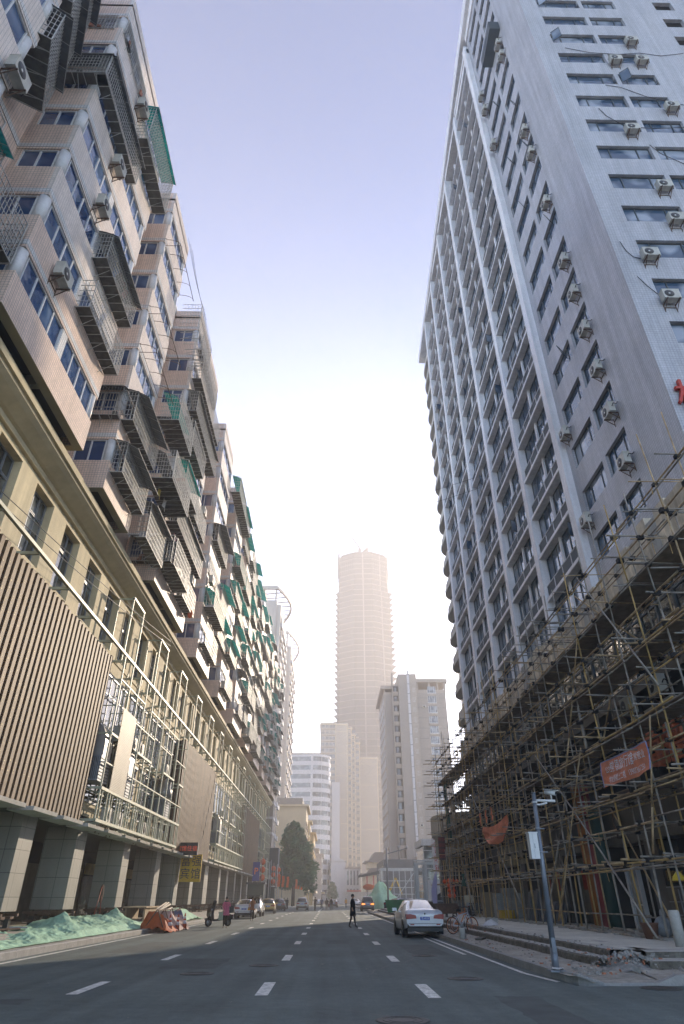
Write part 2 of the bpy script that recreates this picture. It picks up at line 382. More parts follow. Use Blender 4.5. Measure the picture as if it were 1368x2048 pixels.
# ---------------------------------------------------------------- left apartment block on its podium
m_pink = M('pink_wall_tile', (.74,.575,.475), .55, var=[(.6,.10),(5,.05)], streak=.14, tile=(.125,.125,.009,(.30,.25,.22)))
m_ptile = M('pale_wall_tile', (.74,.66,.60), .5, var=[(.5,.09),(5,.05)], streak=.16, tile=(.125,.125,.008,(.40,.37,.35)))
m_wtile = M('white_wall_tile', (.66,.66,.66), .5, var=[(.6,.08)], streak=.12, tile=(.125,.125,.011,(.28,.29,.30)))
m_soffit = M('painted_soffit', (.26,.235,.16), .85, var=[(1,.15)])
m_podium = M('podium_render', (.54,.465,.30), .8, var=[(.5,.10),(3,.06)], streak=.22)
m_stone = M('grey_stone_cladding', (.225,.22,.19), .5, var=[(.7,.10),(30,.07)], tile=(.86,.78,.012,(.06,.06,.055)), streak=.1)
m_gl_l = glass('blue_window_glass', (.014,.045,.13), .05, (.07,.12,.22), .2)
m_cagebar = M('galvanised_bar', (.40,.40,.38), .5, .35, var=[(5,.25)])
m_darkshelf = M('grimy_shelf', (.10,.098,.088), .9, var=[(4,.3)])
m_awn_dark = M('charcoal_awning', (.10,.11,.115), .6, var=[(2,.2)], transl=.12)
m_awn_teal = M('teal_awning', (.012,.27,.25), .5, var=[(2.5,.28)], transl=.35)
m_louv = M('brown_louver', (.135,.085,.046), .6, 0, var=[(.9,.25),(7,.18)], streak=.25, spec=.25)
m_louvb = M('dark_louver_back', (.03,.021,.016), .8)
m_tube = M('cream_green_steel', (.38,.39,.28), .5, var=[(2,.1)], streak=.08)
m_perf = M('perforated_sheet', (.27,.235,.16), .55, var=[(1,.15)])
m_gl_p = glass('podium_glass', (.03,.035,.035), .07, (.20,.22,.21), .5)
m_shut = M('roller_shutter', (.12,.11,.085), .6, .2, var=[(2,.2)], streak=.2)

LB = thing('apartment_block', 'long pink tiled apartment block with caged windows over a podium with brown louvers', 'apartment block', (-13,60,0))
XF = -10.4; XR = -12.45; FL = 3.08; Z0 = 17.3
BAYS = [(1.0,9.6),(12.95,20.5),(23.2,27.3),(32.8,41.2),(46.3,51.9),(57.3,62.2),(67.4,74.8),(79.3,83.6),(88.6,96.4),(100.8,105),(109.5,117),(120.5,127.8)]
body = MB()
body.box(-26,XR,-4,128.5,Z0-.4,40.2,0)                      # recessed wall of the flats
body.box(-26,XR+.06,-4,128.5,40.2,40.9,1)
for f in range(7): body.box(XR-.01,XR+.03,-4,128.5,Z0+FL*f+2.92,Z0+FL*f+3.22,1)
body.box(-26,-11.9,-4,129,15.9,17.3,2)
LBwall = body.build('wall', [m_pink, m_wtile, m_soffit], LB, world=True)
winL = []                      # (template, matrix)
def win_tpl(w, h, panes, g=1, fr=.055, d=.09, big=None):
    """window facing -Y in its own frame, origin at the lower left corner; 0 frame, 1 glass"""
    b = MB(); b.box(0,w,0,d,0,fr,0); b.box(0,w,0,d,h-fr,h,0); b.box(0,fr,0,d,fr,h-fr,0); b.box(w-fr,w,0,d,fr,h-fr,0)
    xs = [fr+(w-2*fr)*k/panes for k in range(panes+1)] if not big else [fr, w*big, w*(1-big), w-fr]
    for i in range(len(xs)-1):
        if i: b.box(xs[i]-fr*.6,xs[i]+fr*.6,.005,d-.01,fr,h-fr,0)
        j = .012*(i % 2)
        b.quad((xs[i],.045+j,fr),(xs[i+1],.045+j,fr),(xs[i+1],.045+j,h-fr),(xs[i],.045+j,h-fr),1)
    return b
RX = R(90)                     # turn a -Y facing element to face +X
_tp = {}
def WT(w, h, panes, **k):
    key = (round(w,2), round(h,2), panes, tuple(k.items()))
    if key not in _tp: _tp[key] = win_tpl(w, h, panes, **k)
    return _tp[key]
SILL, HEAD = 1.53, 2.8
for (y0, y1) in BAYS:
    b = MB(); n = 2 if y1-y0 > 6 else 1
    zt = Z0+7*FL
    zprev = Z0
    for f in range(8):
        zs = Z0+FL*f+SILL if f < 7 else 40.7
        # spandrel: +X face and the two side faces
        b.box(XF-.2,XF,y0,y1,zprev,zs,5 if f > 1 else 0); b.box(XR,XF-.2,y0,y0+.2,zprev,zs,0); b.box(XR,XF-.2,y1-.2,y1,zprev,zs,0)
        if f < 7:
            zh = Z0+FL*f+HEAD
            # rounded white corner post, piers
            b.lathe([(.22,zs),(.22,zh)], 12, (XF-.22,y0+.22,0), 4); b.lathe([(.22,zs),(.22,zh)], 12, (XF-.22,y1-.22,0), 4)
            ym = (y0+y1)/2
            if n == 2: b.box(XF-.18,XF-.02,ym-.22,ym+.22,zs,zh,1)
            b.box(XR,XR+.25,y0+.04,y0+.2,zs,zh,0); b.box(XR,XR+.25,y1-.2,y1-.04,zs,zh,0)
            # white band above the heads
            b.box(XF-.21,XF+.012,y0-.012,y1+.012,zh+.12,zh+.36,1); b.box(XR,XF-.2,y0-.012,y0+.1,zh+.12,zh+.36,1)
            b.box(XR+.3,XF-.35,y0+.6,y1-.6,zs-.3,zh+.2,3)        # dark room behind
            # windows
            yy0, yy1 = y0+.42, y1-.42
            wins = [(yy0, ym-.22),(ym+.22, yy1)] if n == 2 else [(yy0, yy1)]
            for (a, c) in wins:
                w_ = c-a; k = 2 if w_ < 2.6 else 4
                winL.append((WT(w_, zh-zs, k), Matrix.Translation((XF-.06,a,zs)) @ Matrix.Rotation(RX,4,'Z')))
            winL.append((WT(abs(XR)-abs(XF)-.65, zh-zs, 2), TR(XR+.25,y0+.07,zs)))
            zprev = zh
    # soffit: rim with a sunk dark coffer
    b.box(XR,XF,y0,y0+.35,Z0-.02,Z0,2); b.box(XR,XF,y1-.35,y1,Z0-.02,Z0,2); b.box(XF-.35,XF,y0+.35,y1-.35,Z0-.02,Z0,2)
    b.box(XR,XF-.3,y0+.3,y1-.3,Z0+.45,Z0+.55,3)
    for yy in ([y0+.35+ (y1-y0-.7)/2] if n == 2 else []): b.box(XR,XF-.35,yy-.12,yy+.12,Z0-.02,Z0+.45,2)
    b.box(XR,XF,y0,y1,zt+1.0,zt+1.2,0)
    b.build('bay', [m_pink, m_wtile, m_soffit, m_dark, m_whitefr, m_ptile], LB, world=True)
# recess windows between the bays
for i in range(len(BAYS)-1):
    a, c = BAYS[i][1], BAYS[i+1][0]
    for f in range(7):
        if c-a > 2: winL.append((WT(1.5, 1.35, 2), Matrix.Translation((XR+.05,(a+c)/2-.75,Z0+FL*f+1.4)) @ Matrix.Rotation(RX,4,'Z')))
place(LB, 'window', winL, [m_whitefr, m_gl_l], 100)

# security cages: bars, shelf, awning (origin lower left on the wall, facing -Y, w along x)
def cage_tpl(w, h, d, sp=.13, rows=4, shelf=True, top=False):
    b = MB(); t = .018; n = max(2, int(w/sp))
    for k in range(n+1):
        x = w*k/n; b.box(x-t/2,x+t/2,-d-t/2,-d+t/2,0,h,0)
    for z in [h*k/rows for k in range(rows+1)]:
        b.box(-.01,w+.01,-d-.012,-d+.012,z-.013,z+.013,0)
        for x in (0,w): b.box(x-.012,x+.012,-d,0,z-.013,z+.013,0)
    m = max(2, int(d/sp))
    for k in range(1,m):
        y = -d*k/m
        for x in (0,w): b.box(x-t/2,x+t/2,y-t/2,y+t/2,0,h,0)
    for x in (0,w): b.box(x-.018,x+.018,-d-.018,-d+.018,0,h,0)
    q = max(3, int(w/.45))
    for k in range(q+1): b.box(w*k/q-.014,w*k/q+.014,-d,0,-.03,0,0)
    if shelf: b.box(.02,w-.02,-d+.03,-.02,.012,.03,1)
    for k in range(3): b.tube((w*(k+.5)/3,-d*.9,-.02),(w*(k+.5)/3,0,-.45),.014,4,0)
    # things kept on the shelf
    rr = random.Random(int(w*100+h*10))
    for k in range(int(w*1.6) if shelf else 0):
        x = rr.uniform(.2,w-.35); b.box(x,x+rr.uniform(.12,.35),-d+.12,-.12,.031,rr.uniform(.15,.5),1+rr.randrange(3))
    return b
def awn_tpl(w, d, drop, n=None):
    """ribbed sloping sheet from the wall out over d, falling by drop"""
    b = MB(); n = n or int(w/.11)
    b.grid(n, 6, lambda u,v: (-.08+(w+.16)*u, -d*v, -drop*v**1.5+.014*(1 if int(round(u*n))%2 else -1)), 0, False)
    vs = len(b.v)
    for k in range(int(w/.9)+1):
        x = min(w, k*.9); pts = [(x,-d*v/5,-drop*(v/5)**1.5-.03) for v in range(6)]
        b.path(pts, .012, 4, 1)
    b.bar((-.1,-d,-drop-.02),(w+.1,-d,-drop-.02), .025, .025, 1)
    return b
m_things = M('things_on_shelf', (.25,.10,.06), .8, var=[(3,.5)]); m_things2 = M('pale_things_on_shelf', (.32,.33,.36), .8, var=[(3,.4)])
CM = [m_cagebar, m_darkshelf, m_things, m_things2]
_ct = {}; cagesL = []; awnD = []; awnT = []
def cage(y0, y1, z, h=1.65, d=.65, awn='d', rows=4, sp=.13, faceY=False, x=None, ad=.95, drop=.42, T=None, shelf=True):
    w_ = round(y1-y0, 1); key = (w_, h, d, rows, sp, shelf)
    if key not in _ct: _ct[key] = cage_tpl(w_, h, d, sp, rows, shelf)
    T = T if T else TR(y0, x, z) if faceY else Matrix.Translation((XF+.01,y0,z)) @ Matrix.Rotation(RX,4,'Z')
    cagesL.append((_ct[key], T))
    if awn:
        k2 = (w_, ad, drop, 'a')
        if k2 not in _ct: _ct[k2] = awn_tpl(w_, ad, drop)
        (awnT if awn == 't' else awnD).append((_ct[k2], T @ Matrix.Translation((0,0,h+.12))))
def zf(f): return Z0+FL*f
# hand-placed near ones, after the photograph
cage(16.6,20.4,zf(1)+1.15,1.6,.62,None,5); cage(16.6,20.45,zf(2)+1.2,1.65,.66,'d',6)
cage(12.5,17.3,31.45,1.6,.5,'d',6,.14,ad=.7,drop=.2); cage(-12.3,-9.95,31.45,1.6,.5,'d',6,.14,True,12.95,ad=.6,drop=.15)
for z_ in (27.0,30.2,33.4): cage(0,2.7,z_,2.1,1.3,'d',6,.14,ad=1.6,drop=.25,T=TR(-11.15,9.0,z_,R(117.7)))
cage(0,2.2,22.9,1.2,.6,'t',5,.14,T=TR(-12.4,9.8,22.9,RX))
cage(16.6,20.7,34.4,3.1,.75,'t',10,ad=.9,drop=.2); cage(13.1,16.3,zf(6)+1.35,1.45,.05,None,9,.14)
cage(-12.3,-10.8,zf(6)+1.35,1.45,.05,None,9,.14,True,12.95)
cage(9.85,12.75,zf(0)+1.6,2.1,1.9,'d',6,.14,T=TR(-12.4,9.85,zf(0)+1.6,RX))
cage(23.35,27.2,zf(0)+1.0,1.75,.6,'d',7,.13,ad=1.15,drop=.55); cage(23.15,27.3,zf(1)+.9,1.85,.62,'d',6,.13,ad=1.2,drop=.55)
cage(-12.2,-10.35,zf(1)+.9,1.85,.4,'d',4,.14,True,23.2,ad=.8); 
cage(28.2,31.8,zf(0)+.3,2.2,.6,'d',7,.13); cage(28.0,32.2,zf(1)+.9,1.9,1.5,'d',7,.14); cage(28.2,31.8,zf(0)-.9+3*FL,2.0,1.2,'t',6,.14)
cage(32.7,36.8,zf(0)+1.05,1.75,1.0,'d',5,.15); cage(37.2,41.0,zf(0)+1.05,1.6,.6,None,5)
cage(-12.1,-9.5,zf(0)+1.05,1.75,.45,'d',5,.15,True,32.8)
cage(32.8,41,zf(1)+1.0,1.75,.75,'d',5,.15); cage(33,37,zf(2)+1.0,1.8,.8,'t',5,.15); cage(37.2,41.2,zf(2)+1.0,1.7,.6,None,5)
cage(32.7,37,zf(3)+1.0,1.85,.9,'d',6,.15); cage(-12.1,-9.6,zf(3)+.95,1.85,.5,'d',6,.15,True,32.8)
cage(33,41,zf(4)+1.0,1.8,.75,'d',6,.15); cage(33,41,zf(5)+1.0,1.8,.7,None,6,.15); cage(33.2,40,zf(6)+1.1,1.6,.3,None,8,.15); cage(28.4,32.4,zf(5)+1.2,2.2,1.3,None,6,.2,shelf=False)
rc = random.Random(12)
for bi, (y0, y1) in enumerate(BAYS):
    if bi < 4: continue
    for f in range(7):
        ym = (y0+y1)/2
        spans = [(y0+.1, ym-.05),(ym+.05, y1-.1)] if y1-y0 > 6 else [(y0+.1, y1-.1)]
        for a, c in spans:
            p = rc.random(); teal = .62 if y0 > 50 else .25
            if y0 < 60 and y0 > 45 and p > .5 and f not in (1,3): 
                if rc.random() < .35: cage(a, c, zf(f)+1.2, 1.5, .12, 't' if rc.random()<.5 else None, 5, .16)
                continue
            if p < .82: cage(a, c, zf(f)+rc.choice([.85,1.0,1.15]), rc.choice([1.65,1.8]), rc.choice([.5,.65,.85]), 't' if rc.random() < teal else ('d' if rc.random() < .6 else None), 5, .17, ad=rc.choice([.9,1.15]), drop=rc.choice([.4,.6]))
            elif p < .93: cage(a, c, zf(f)+2.7, .1, .05, 't' if rc.random() < teal else 'd', 1, .6)
        if bi < 11 and rc.random() < .5:
            cage(y1+.3, BAYS[bi+1][0]-.3, zf(f)+rc.choice([.3,.9]), 1.9, rc.choice([.3,.9]), 't' if rc.random()<.55 else 'd', 6, .17)
place(LB, 'security_cage', cagesL, CM, 100)
place(LB, 'awning', awnD, [m_awn_dark, m_cagebar], 60)
place(LB, 'sheet_awning', awnT, [m_awn_teal, m_cagebar], 90)
# bare awning frames on the narrow bay
for z in (zf(3)+HEAD+.3, zf(1)+HEAD+.35+FL, zf(5)+HEAD+.3):
    b = MB(); y0, y1 = 23.3, 27.4
    for k in range(5):
        y = y0+(y1-y0)*k/4; b.path([(XF+1.0*math.sin(t*PI/8), y, z-.55+.6*math.cos(t*PI/8)) for t in range(5)], .016, 5)
    b.tube((XF+1.0,y0,z-.55),(XF+1.0,y1,z-.55),.02,5); b.tube((XF,y0,z+.05),(XF,y1,z+.05),.02,5); b.tube((XF+.05,y0,z-.55),(XF+1.0,y0,z-.55),.018,5)
    b.path([(XR,y0-.1,z),(XF+.1,y0-.1,z)],.016,5)
    b.build('awning_frame', m_rust, LB, world=True)
# cornice
b = MB()
b.prism([(-12.0,15.95),(-11.72,15.95),(-11.70,16.15),(-11.55,16.2),(-11.15,16.42),(-10.98,16.55),(-10.98,16.66),(-10.86,16.68),(-10.86,16.98),(-12.0,17.12)], 'Y', -4, 129.2, 0)
b.build('cornice', M('cornice_render', (.48,.41,.265), .8, var=[(.6,.1)], streak=.12), LB, world=True)
# podium wall: openings on the top podium floor
b = MB(); PX = -11.88
tops = []; y = 17.35
while y < 127: tops.append((y, y+1.8)); y += 3.22
tops = [(13.9,15.7)]+tops
b.box(-16,PX,-4,129,4.9,12.75,0); b.box(-16,PX,-4,129,15.7,15.97,0)
for (a, c), nx in zip([(-9,-4)]+tops, tops+[(129,130)]): b.box(-12.4,PX,c,nx[0],12.75,15.7,0)
b.box(-12.4,PX+.05,-4,129,12.45,12.6,0)
b.box(-16,-12.42,-4,129,12.75,15.7,1)
b.build('podium_wall', [m_podium, m_dark], LB, world=True)
pw = []
for i, (a, c) in enumerate(tops):
    t = MB(); t0 = WT(1.8, 2.0, 3); t.merge(t0); t.merge(WT(1.8, .9, 3), Matrix.Translation((0,0,2.02)))
    _tp.setdefault('pw', t); pw.append((_tp['pw'], Matrix.Translation((PX-.32,a,12.78)) @ Matrix.Rotation(RX,4,'Z')))
place(LB, 'podium_window', pw, [m_steelgrey, m_gl_p], 60)
# podium openings behind the steel frames: two floors of glazing
for (a, c) in ((31.9,50.5),(66.5,90),(112,128)):
    b = MB(); k = max(1, int((c-a)/4.6))
    for q in range(k):
        u = a+(c-a)*q/k+.5; v = a+(c-a)*(q+1)/k-.5
        for z0, z1 in ((5.6,8.2),(9.0,11.6)):
            b.box(PX-.02,PX+.012,u,v,z0,z1,1); b.box(PX,PX+.07,u-.1,v+.1,z1,z1+.16,0); b.box(PX,PX+.05,u-.1,v+.1,z0-.1,z0,0)
            for s_ in range(1,4): b.box(PX,PX+.04,u+(v-u)*s_/4-.03,u+(v-u)*s_/4+.03,z0,z1,0)
            b.box(PX,PX+.04,u,v,z0+(z1-z0)*.66-.03,z0+(z1-z0)*.66+.03,0)
    b.build('shop_glazing', [m_steelgrey, m_gl_p], LB, world=True)
# arcade slab, soffit, shop fronts
b = MB()
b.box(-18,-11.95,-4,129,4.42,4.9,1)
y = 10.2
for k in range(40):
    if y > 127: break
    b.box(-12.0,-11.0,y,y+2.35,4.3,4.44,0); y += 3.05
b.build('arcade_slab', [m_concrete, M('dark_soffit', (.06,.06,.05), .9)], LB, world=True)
PIL = [12.9,19.9,27.05,33.25,41.2,49.3,56.1,62.3,69.1,78.2,84.2,91.2,98.3,105.3,112.3,119.3,126.4]
for k, y in enumerate(PIL):
    ly = 1.35 if k != 8 else 2.2
    p = MB(); p.box(-13.5,-12.0,y,y+ly,1.1,4.42,0); p.build('pillar', m_stone, LB, world=True)
    f = MB(); r3 = random.Random(k)
    for i in range(3):
        for j in range(2):
            x = -13.35+.62*i+r3.uniform(-.05,.05); yy = y+.15+.8*j
            f.box(x-.09,x+.09,yy-.09,yy+.09,.3,.92,0); f.box(x-.16,x+.16,yy-.16,yy+.16,.86,.94,1)
    f.box(-13.7,-11.9,y-.12,y+.02,.94,1.03,1); f.box(-13.7,-11.9,y+ly-.05,y+ly+.1,.94,1.03,1); f.box(-13.6,-11.95,y-.2,y-.12,.62,.72,1)
    for i in range(4): f.tube((-13.6+.5*i,y-.25,.45+.1*(i%2)),(-12.9+.4*i,y+ly,.55),.03,5,1)
    f.build('footing', [M('dark_concrete', (.05,.05,.045), .95, var=[(5,.3)]) if k == 0 else bpy.data.materials['dark_concrete'], m_rust], LB, world=True)
sf = MB(); sf.box(-18.1,-17.6,-4,129,.2,4.42,0)
r3 = random.Random(5); y = 6
while y < 126:
    w_ = r3.uniform(2.4,3.6)
    if r3.random() < .6:
        sf.box(-17.6,-17.52,y,y+w_,.4,3.3,1)
        for z in range(28): sf.box(-17.52,-17.5,y,y+w_,.42+.1*z,.47+.1*z,1)
    else:
        sf.box(-17.6,-17.5,y,y+w_,.4,2.9,2); sf.box(-17.55,-17.45,y,y+w_,3.0,3.7,3)
    y += w_+.4
sf.build('shopfront', [m_dark, m_shut, m_gl_p, M('old_signboard', (.22,.16,.05), .6, var=[(2,.4)])], LB, world=True)
sf = MB()
sf.box(-15.6,-15.55,29.6,30.6,.5,2.9,0); sf.box(-15.5,-15.45,29.7,30.3,2.0,3.0,1); sf.build('poster', [M('shop_poster_green', (.10,.13,.02), .6, var=[(6,.5)]), M('shop_poster', (.40,.37,.24), .6, var=[(5,.2)])], LB, world=True)
t3 = text_mb('-3', .75, .01); t3 = moved(t3, Matrix.Translation((-15.43,30.05,2.6)) @ Matrix.Rotation(RX,4,'Z')); t3.build('poster_lettering', m_red, LB, world=True)
# louver panels, the near one with rows of old lettering that has flaked off
m_flake = M('flaked_lettering', (.42,.33,.13), .6)
for (a, c) in ((9.0,31.55),(50.6,66.4),(90.2,112)):
    b = MB(); b.box(-11.84,-11.72,a,c,4.5,12.05,1)
    n = int((c-a)/.43)
    rl = random.Random(int(a))
    for k in range(n):
        y = a+.43*k; zt = 12.05+.10*rl.random(); b.box(-11.66,-11.28,y,y+.235,4.42+.06*rl.random(),zt,0)
    for z in (5.2,8.2,11.2): b.bar((-11.69,a,z),(-11.69,c,z),.05,.08,1)
    if a == 9.0:
        for k in range(18):
            for q in range(75):
                if rl.random() < .42:
                    zz = 5.2+q*.085; w_ = rl.uniform(.02,.08); y = 18.6+.43*k+.03; b.box(-11.2815,-11.277,9+.43*int((y-9)/.43)+.04,9+.43*int((y-9)/.43)+.04+w_,zz,zz+rl.uniform(.02,.05),2)
    b.build('louver_panel', [m_louv, m_louvb, m_flake], LB, world=True)
# steel frame in front of the openings
SX = -10.92; SI = -11.7
b = MB(); b.bar((SX,6,12.5),(SX,129,12.5),.13,.13,0)
y = 8.1
while y < 128: b.bar((SX,y,12.45),(PX,y,12.45),.10,.12); y += 3.1
b.build('steel_rail', m_tube, LB, world=True)
def frame_bay(a, c):
    b = MB(); n = max(2, round((c-a)/1.55)); ys = [a+(c-a)*k/n for k in range(n+1)]
    for z, t in ((4.62,.13),(6.0,.13),(7.15,.06),(8.5,.11),(9.85,.06),(11.2,.06)):
        seg = [(a, c)] if t > .12 else [(ys[k], ys[k+1]) for k in range(n) if rng.random() < .6]
        for u, v in seg: b.bar((SX,u,z),(SX,v,z),t,t)
        for y in ys: b.bar((SX,y,z),(SI,y,z),t*.8,t*.8)
        if t > .1:
            b.bar((SI,a,z),(SI,c,z),.08,.08)
    for i, y in enumerate(ys):
        b.bar((SX,y,4.62),(SX,y,12.5),.07,.07)
        if i % 2 == 0: b.bar((SI,y,4.62),(SI,y,12.5),.06,.06)
    for k in range(2*n): 
        y = a+(c-a)*(k+.5)/(2*n); b.bar((SX,y,4.62),(SX,y,6.0),.05,.05)
    b.build('steel_frame', m_tube, LB, world=True)
frame_bay(32.0,49.8); frame_bay(67.2,89.6); frame_bay(112.6,128.5)
# box frames that rise round the top windows
y = 31.6; i = 0
while y < 126:
    b = MB(); w_ = 2.1
    for yy in (y, y+w_): b.bar((SX,yy,12.5),(SX,yy,15.6),.08,.08); b.bar((SI,yy,12.6),(SI,yy,15.6),.06,.06); b.bar((SX,yy,15.55),(SI,yy,15.55),.08,.08)
    b.bar((SX,y-.04,15.6),(SX,y+w_+.04,15.6),.13,.13); b.build('box_frame', m_tube, LB, world=True); y += 6.44
# perforated sheet hung on the frame
b = MB(); a, c, z0, z1 = 33.15,35.6,6.05,10.0; nx, nz = 34, 54
for i in range(nx+1):
    y = a+(c-a)*i/nx; b.box(SX+.06,SX+.066,y-.023,y+.023,z0,z1)
for j in range(nz+1):
    z = z0+(z1-z0)*j/nz; b.box(SX+.0665,SX+.069,a,c,z-.024,z+.024)
b.build('perforated_panel', m_perf, LB, world=True)
# duct elbows and extraction units on the podium behind the frame
m_duct = M('galvanised_duct', (.30,.30,.29), .4, .5, var=[(2,.15)])
g = 'kitchen extractor units on the podium frame'
for k, (y, z, lab) in enumerate([(32.6,6.3,'grey extractor box under a duct elbow behind the perforated sheet'),(36.9,6.2,'grey extractor box under a curved duct right of the perforated sheet'),(46.5,6.15,'drum shaped extractor with a bright metal collar beside the second louver panel'),(70.5,6.2,'grey extractor box with a tall duct in the farther steel frame')]):
    o = thing('extractor_unit', lab, 'extractor', (-11.45,y,z), 0, g)
    b = MB(); b.box(-.38,.35,-.75,.75,0,1.15,0)
    for i in range(7): b.box(.35,.375,-.7,.7,.1+.15*i,.13+.15*i,1)
    for i in range(8): b.box(-.33+.09*i,-.31+.09*i,-.775,-.75,.08,1.08,1)
    b.build('casing', [m_steelgrey, m_black], o)
    d = MB()
    if k == 2: d.lathe([(.55,1.2),(.55,1.7),(.5,1.75),(.5,2.3),(.35,2.5)], 18, (0,0,0), 0)
    else: d.prism([(-.34,1.15),(.34,1.15),(.34,1.8),(.28,2.2),(.1,2.55),(-.34,2.8)], 'Y', -.6, .6, 0)
    d.build('duct', [m_duct], o)
# ---------------------------------------------------------------- air conditioners
m_acw = M('air_conditioner_casing', (.46,.45,.40), .5, var=[(3,.1)], streak=.2, obj=True)
m_acd = M('air_conditioner_grille', (.05,.05,.05), .6)
def make_ac(label, group):
    """outdoor unit facing -Y, back to the wall at y=0"""
    o = thing('air_conditioner', label, 'air conditioner', (0,0,0), 0, group)
    MB().box(-.42,.42,-.48,-.14,0,.62,0).box(-.43,.43,-.485,-.135,.62,.645,0).box(.2,.4,-.484,-.479,.05,.56,0).build('casing', [m_acw], o)
    g_ = MB().lathe([(.24,-.486),(.24,-.484)], 24, (-.12,0,.31), 0, 'Y')
    g_.build('fan_grille', [m_acd, m_acw], o)
    MB().lathe([(.05,-.494),(.05,-.487)], 12, (-.12,0,.31), 0, 'Y').build('fan_hub', m_white, o)
    b = MB()
    for x in (-.3,.3): b.bar((x,-.52,-.03),(x,.02,-.03),.045,.045); b.bar((x,-.46,-.05),(x,.02,-.42),.03,.03); b.bar((x,0,-.5),(x,0,.0),.045,.03)
    b.bar((-.3,-.02,-.2),(.3,-.02,-.2),.03,.03); b.build('bracket', m_rust, o)
    MB().path([(.42,-.3,.3),(.55,-.28,.4),(.62,-.15,.3),(.6,-.02,.45)], .022, 6).build('pipe', m_black, o)
    return o
# ---------------------------------------------------------------- right tower
m_ttile = M('pale_tower_tile', (.46,.46,.49), .5, var=[(.35,.09),(4,.05)], streak=.22, tile=(.15,.15,.010,(.27,.275,.30)))
m_trend = M('smooth_tower_render', (.74,.725,.745), .75, var=[(.5,.09),(6,.05)], streak=.2)
m_tsof = M('olive_soffit', (.28,.27,.22), .85, var=[(1,.1)])
m_gl_t = glass('tower_glass', (.03,.065,.115), .06, (.26,.30,.36), .10)  # pale curtain tone also paints in panes that reflect bright surroundings
m_alu = M('dark_aluminium', (.05,.065,.07), .45, .4)
m_slat = M('louver_slat', (.11,.115,.115), .5, .3)
TW = thing('office_tower', 'tall grey tiled tower with pale fins and window air conditioners on the right', 'tower', (20,40,0))
TX = 14.85; TY = 20.0; HD = 25.2; TF = 3.22; WH = 1.5
KS = range(-3, 19)                                    # storeys: window head = HD+TF*k
winE = []; winS = []
b = MB()
top = 88
# end wall (faces the camera) built round real openings
cols = [(16.22,19.58),(19.9,22.55)]
hole = (25.8,27.35)
zprev = 12
for k in KS:
    zh = HD+TF*k; zs = zh-WH
    b.box(TX,31,TY,TY+.25,zprev,zs,0)
    for a, c in zip([TX]+[q for _, q in cols]+[hole[1]], [q for q, _ in cols]+[hole[0],31]): b.box(a,c,TY,TY+.25,zs,zh,0)
    for (a, c) in cols:
        winE.append((WT(c-a, WH, 3, big=.24), TR(a,TY+.17,zs)))
    zprev = zh
b.box(TX,31,TY,TY+.25,zprev,top,0)
# street wall near the corner
colS = [(24.0,26.5),(26.95,30.1)]
zprev = 12
for k in KS:
    zh = HD+TF*k; zs = zh-WH
    b.box(TX,TX+.25,TY+.25,30.75,zprev,zs,0)
    for a, c in zip([TY+.25]+[q for _, q in colS], [q for q, _ in colS]+[30.75]): b.box(TX,TX+.25,a,c,zs,zh,0)
    for (a, c) in colS: winS.append((WT(c-a, WH, 3, big=.26), Matrix.Translation((TX+.17,c,zs)) @ Matrix.Rotation(-RX,4,'Z')))
    zprev = zh
b.box(TX,TX+.25,TY+.25,30.75,zprev,86.2,0)
# dark core
b.box(TX+.6,30.8,TY+.7,66,12,86,2)
for k in KS: b.box(hole[0]-.05,hole[1]+.05,TY+.05,TY+.69,HD+TF*k-WH-.04,HD+TF*k-WH,0)
b.build('wall', [m_ttile, m_trend, m_dark], TW, world=True)
b = MB(); b.box(22,45,75.5,103,0,20.5,0); b.box(21.8,45.2,75.2,103.3,20.5,21.2,0)  # unseen block added behind the tower so its shadow covers the road
for f in range(5):
    for k in range(9): b.box(21.96,22,77+2.9*k,79+2.9*k,3+3.3*f,4.7+3.3*f,1)
    for k in range(9): b.box(22.6+2.4*k,24.4+2.4*k,75.46,75.5,3+3.3*f,4.7+3.3*f,1)
b.build('added_shade_block', [m_trend, m_gl_t], TW, world=True)
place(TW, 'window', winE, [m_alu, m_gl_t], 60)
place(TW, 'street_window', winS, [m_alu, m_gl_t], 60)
# fins
FY = [30.75,37.8,45.2,52.4,59.5,66.4]
for i, y in enumerate(FY):
    ft = 83.6-3.6*max(0,(y-30.75))/29
    f = MB(); f.box(14.38,TX+.6,y,y+.72,12,ft,0); f.build('fin', m_trend, TW, world=True)
    if i < 5:                                            # head beam between the fins
        MB().box(14.5,TX+.6,y+.72,FY[i+1],ft-.75,ft-.05,0).build('head_beam', m_trend, TW, world=True)
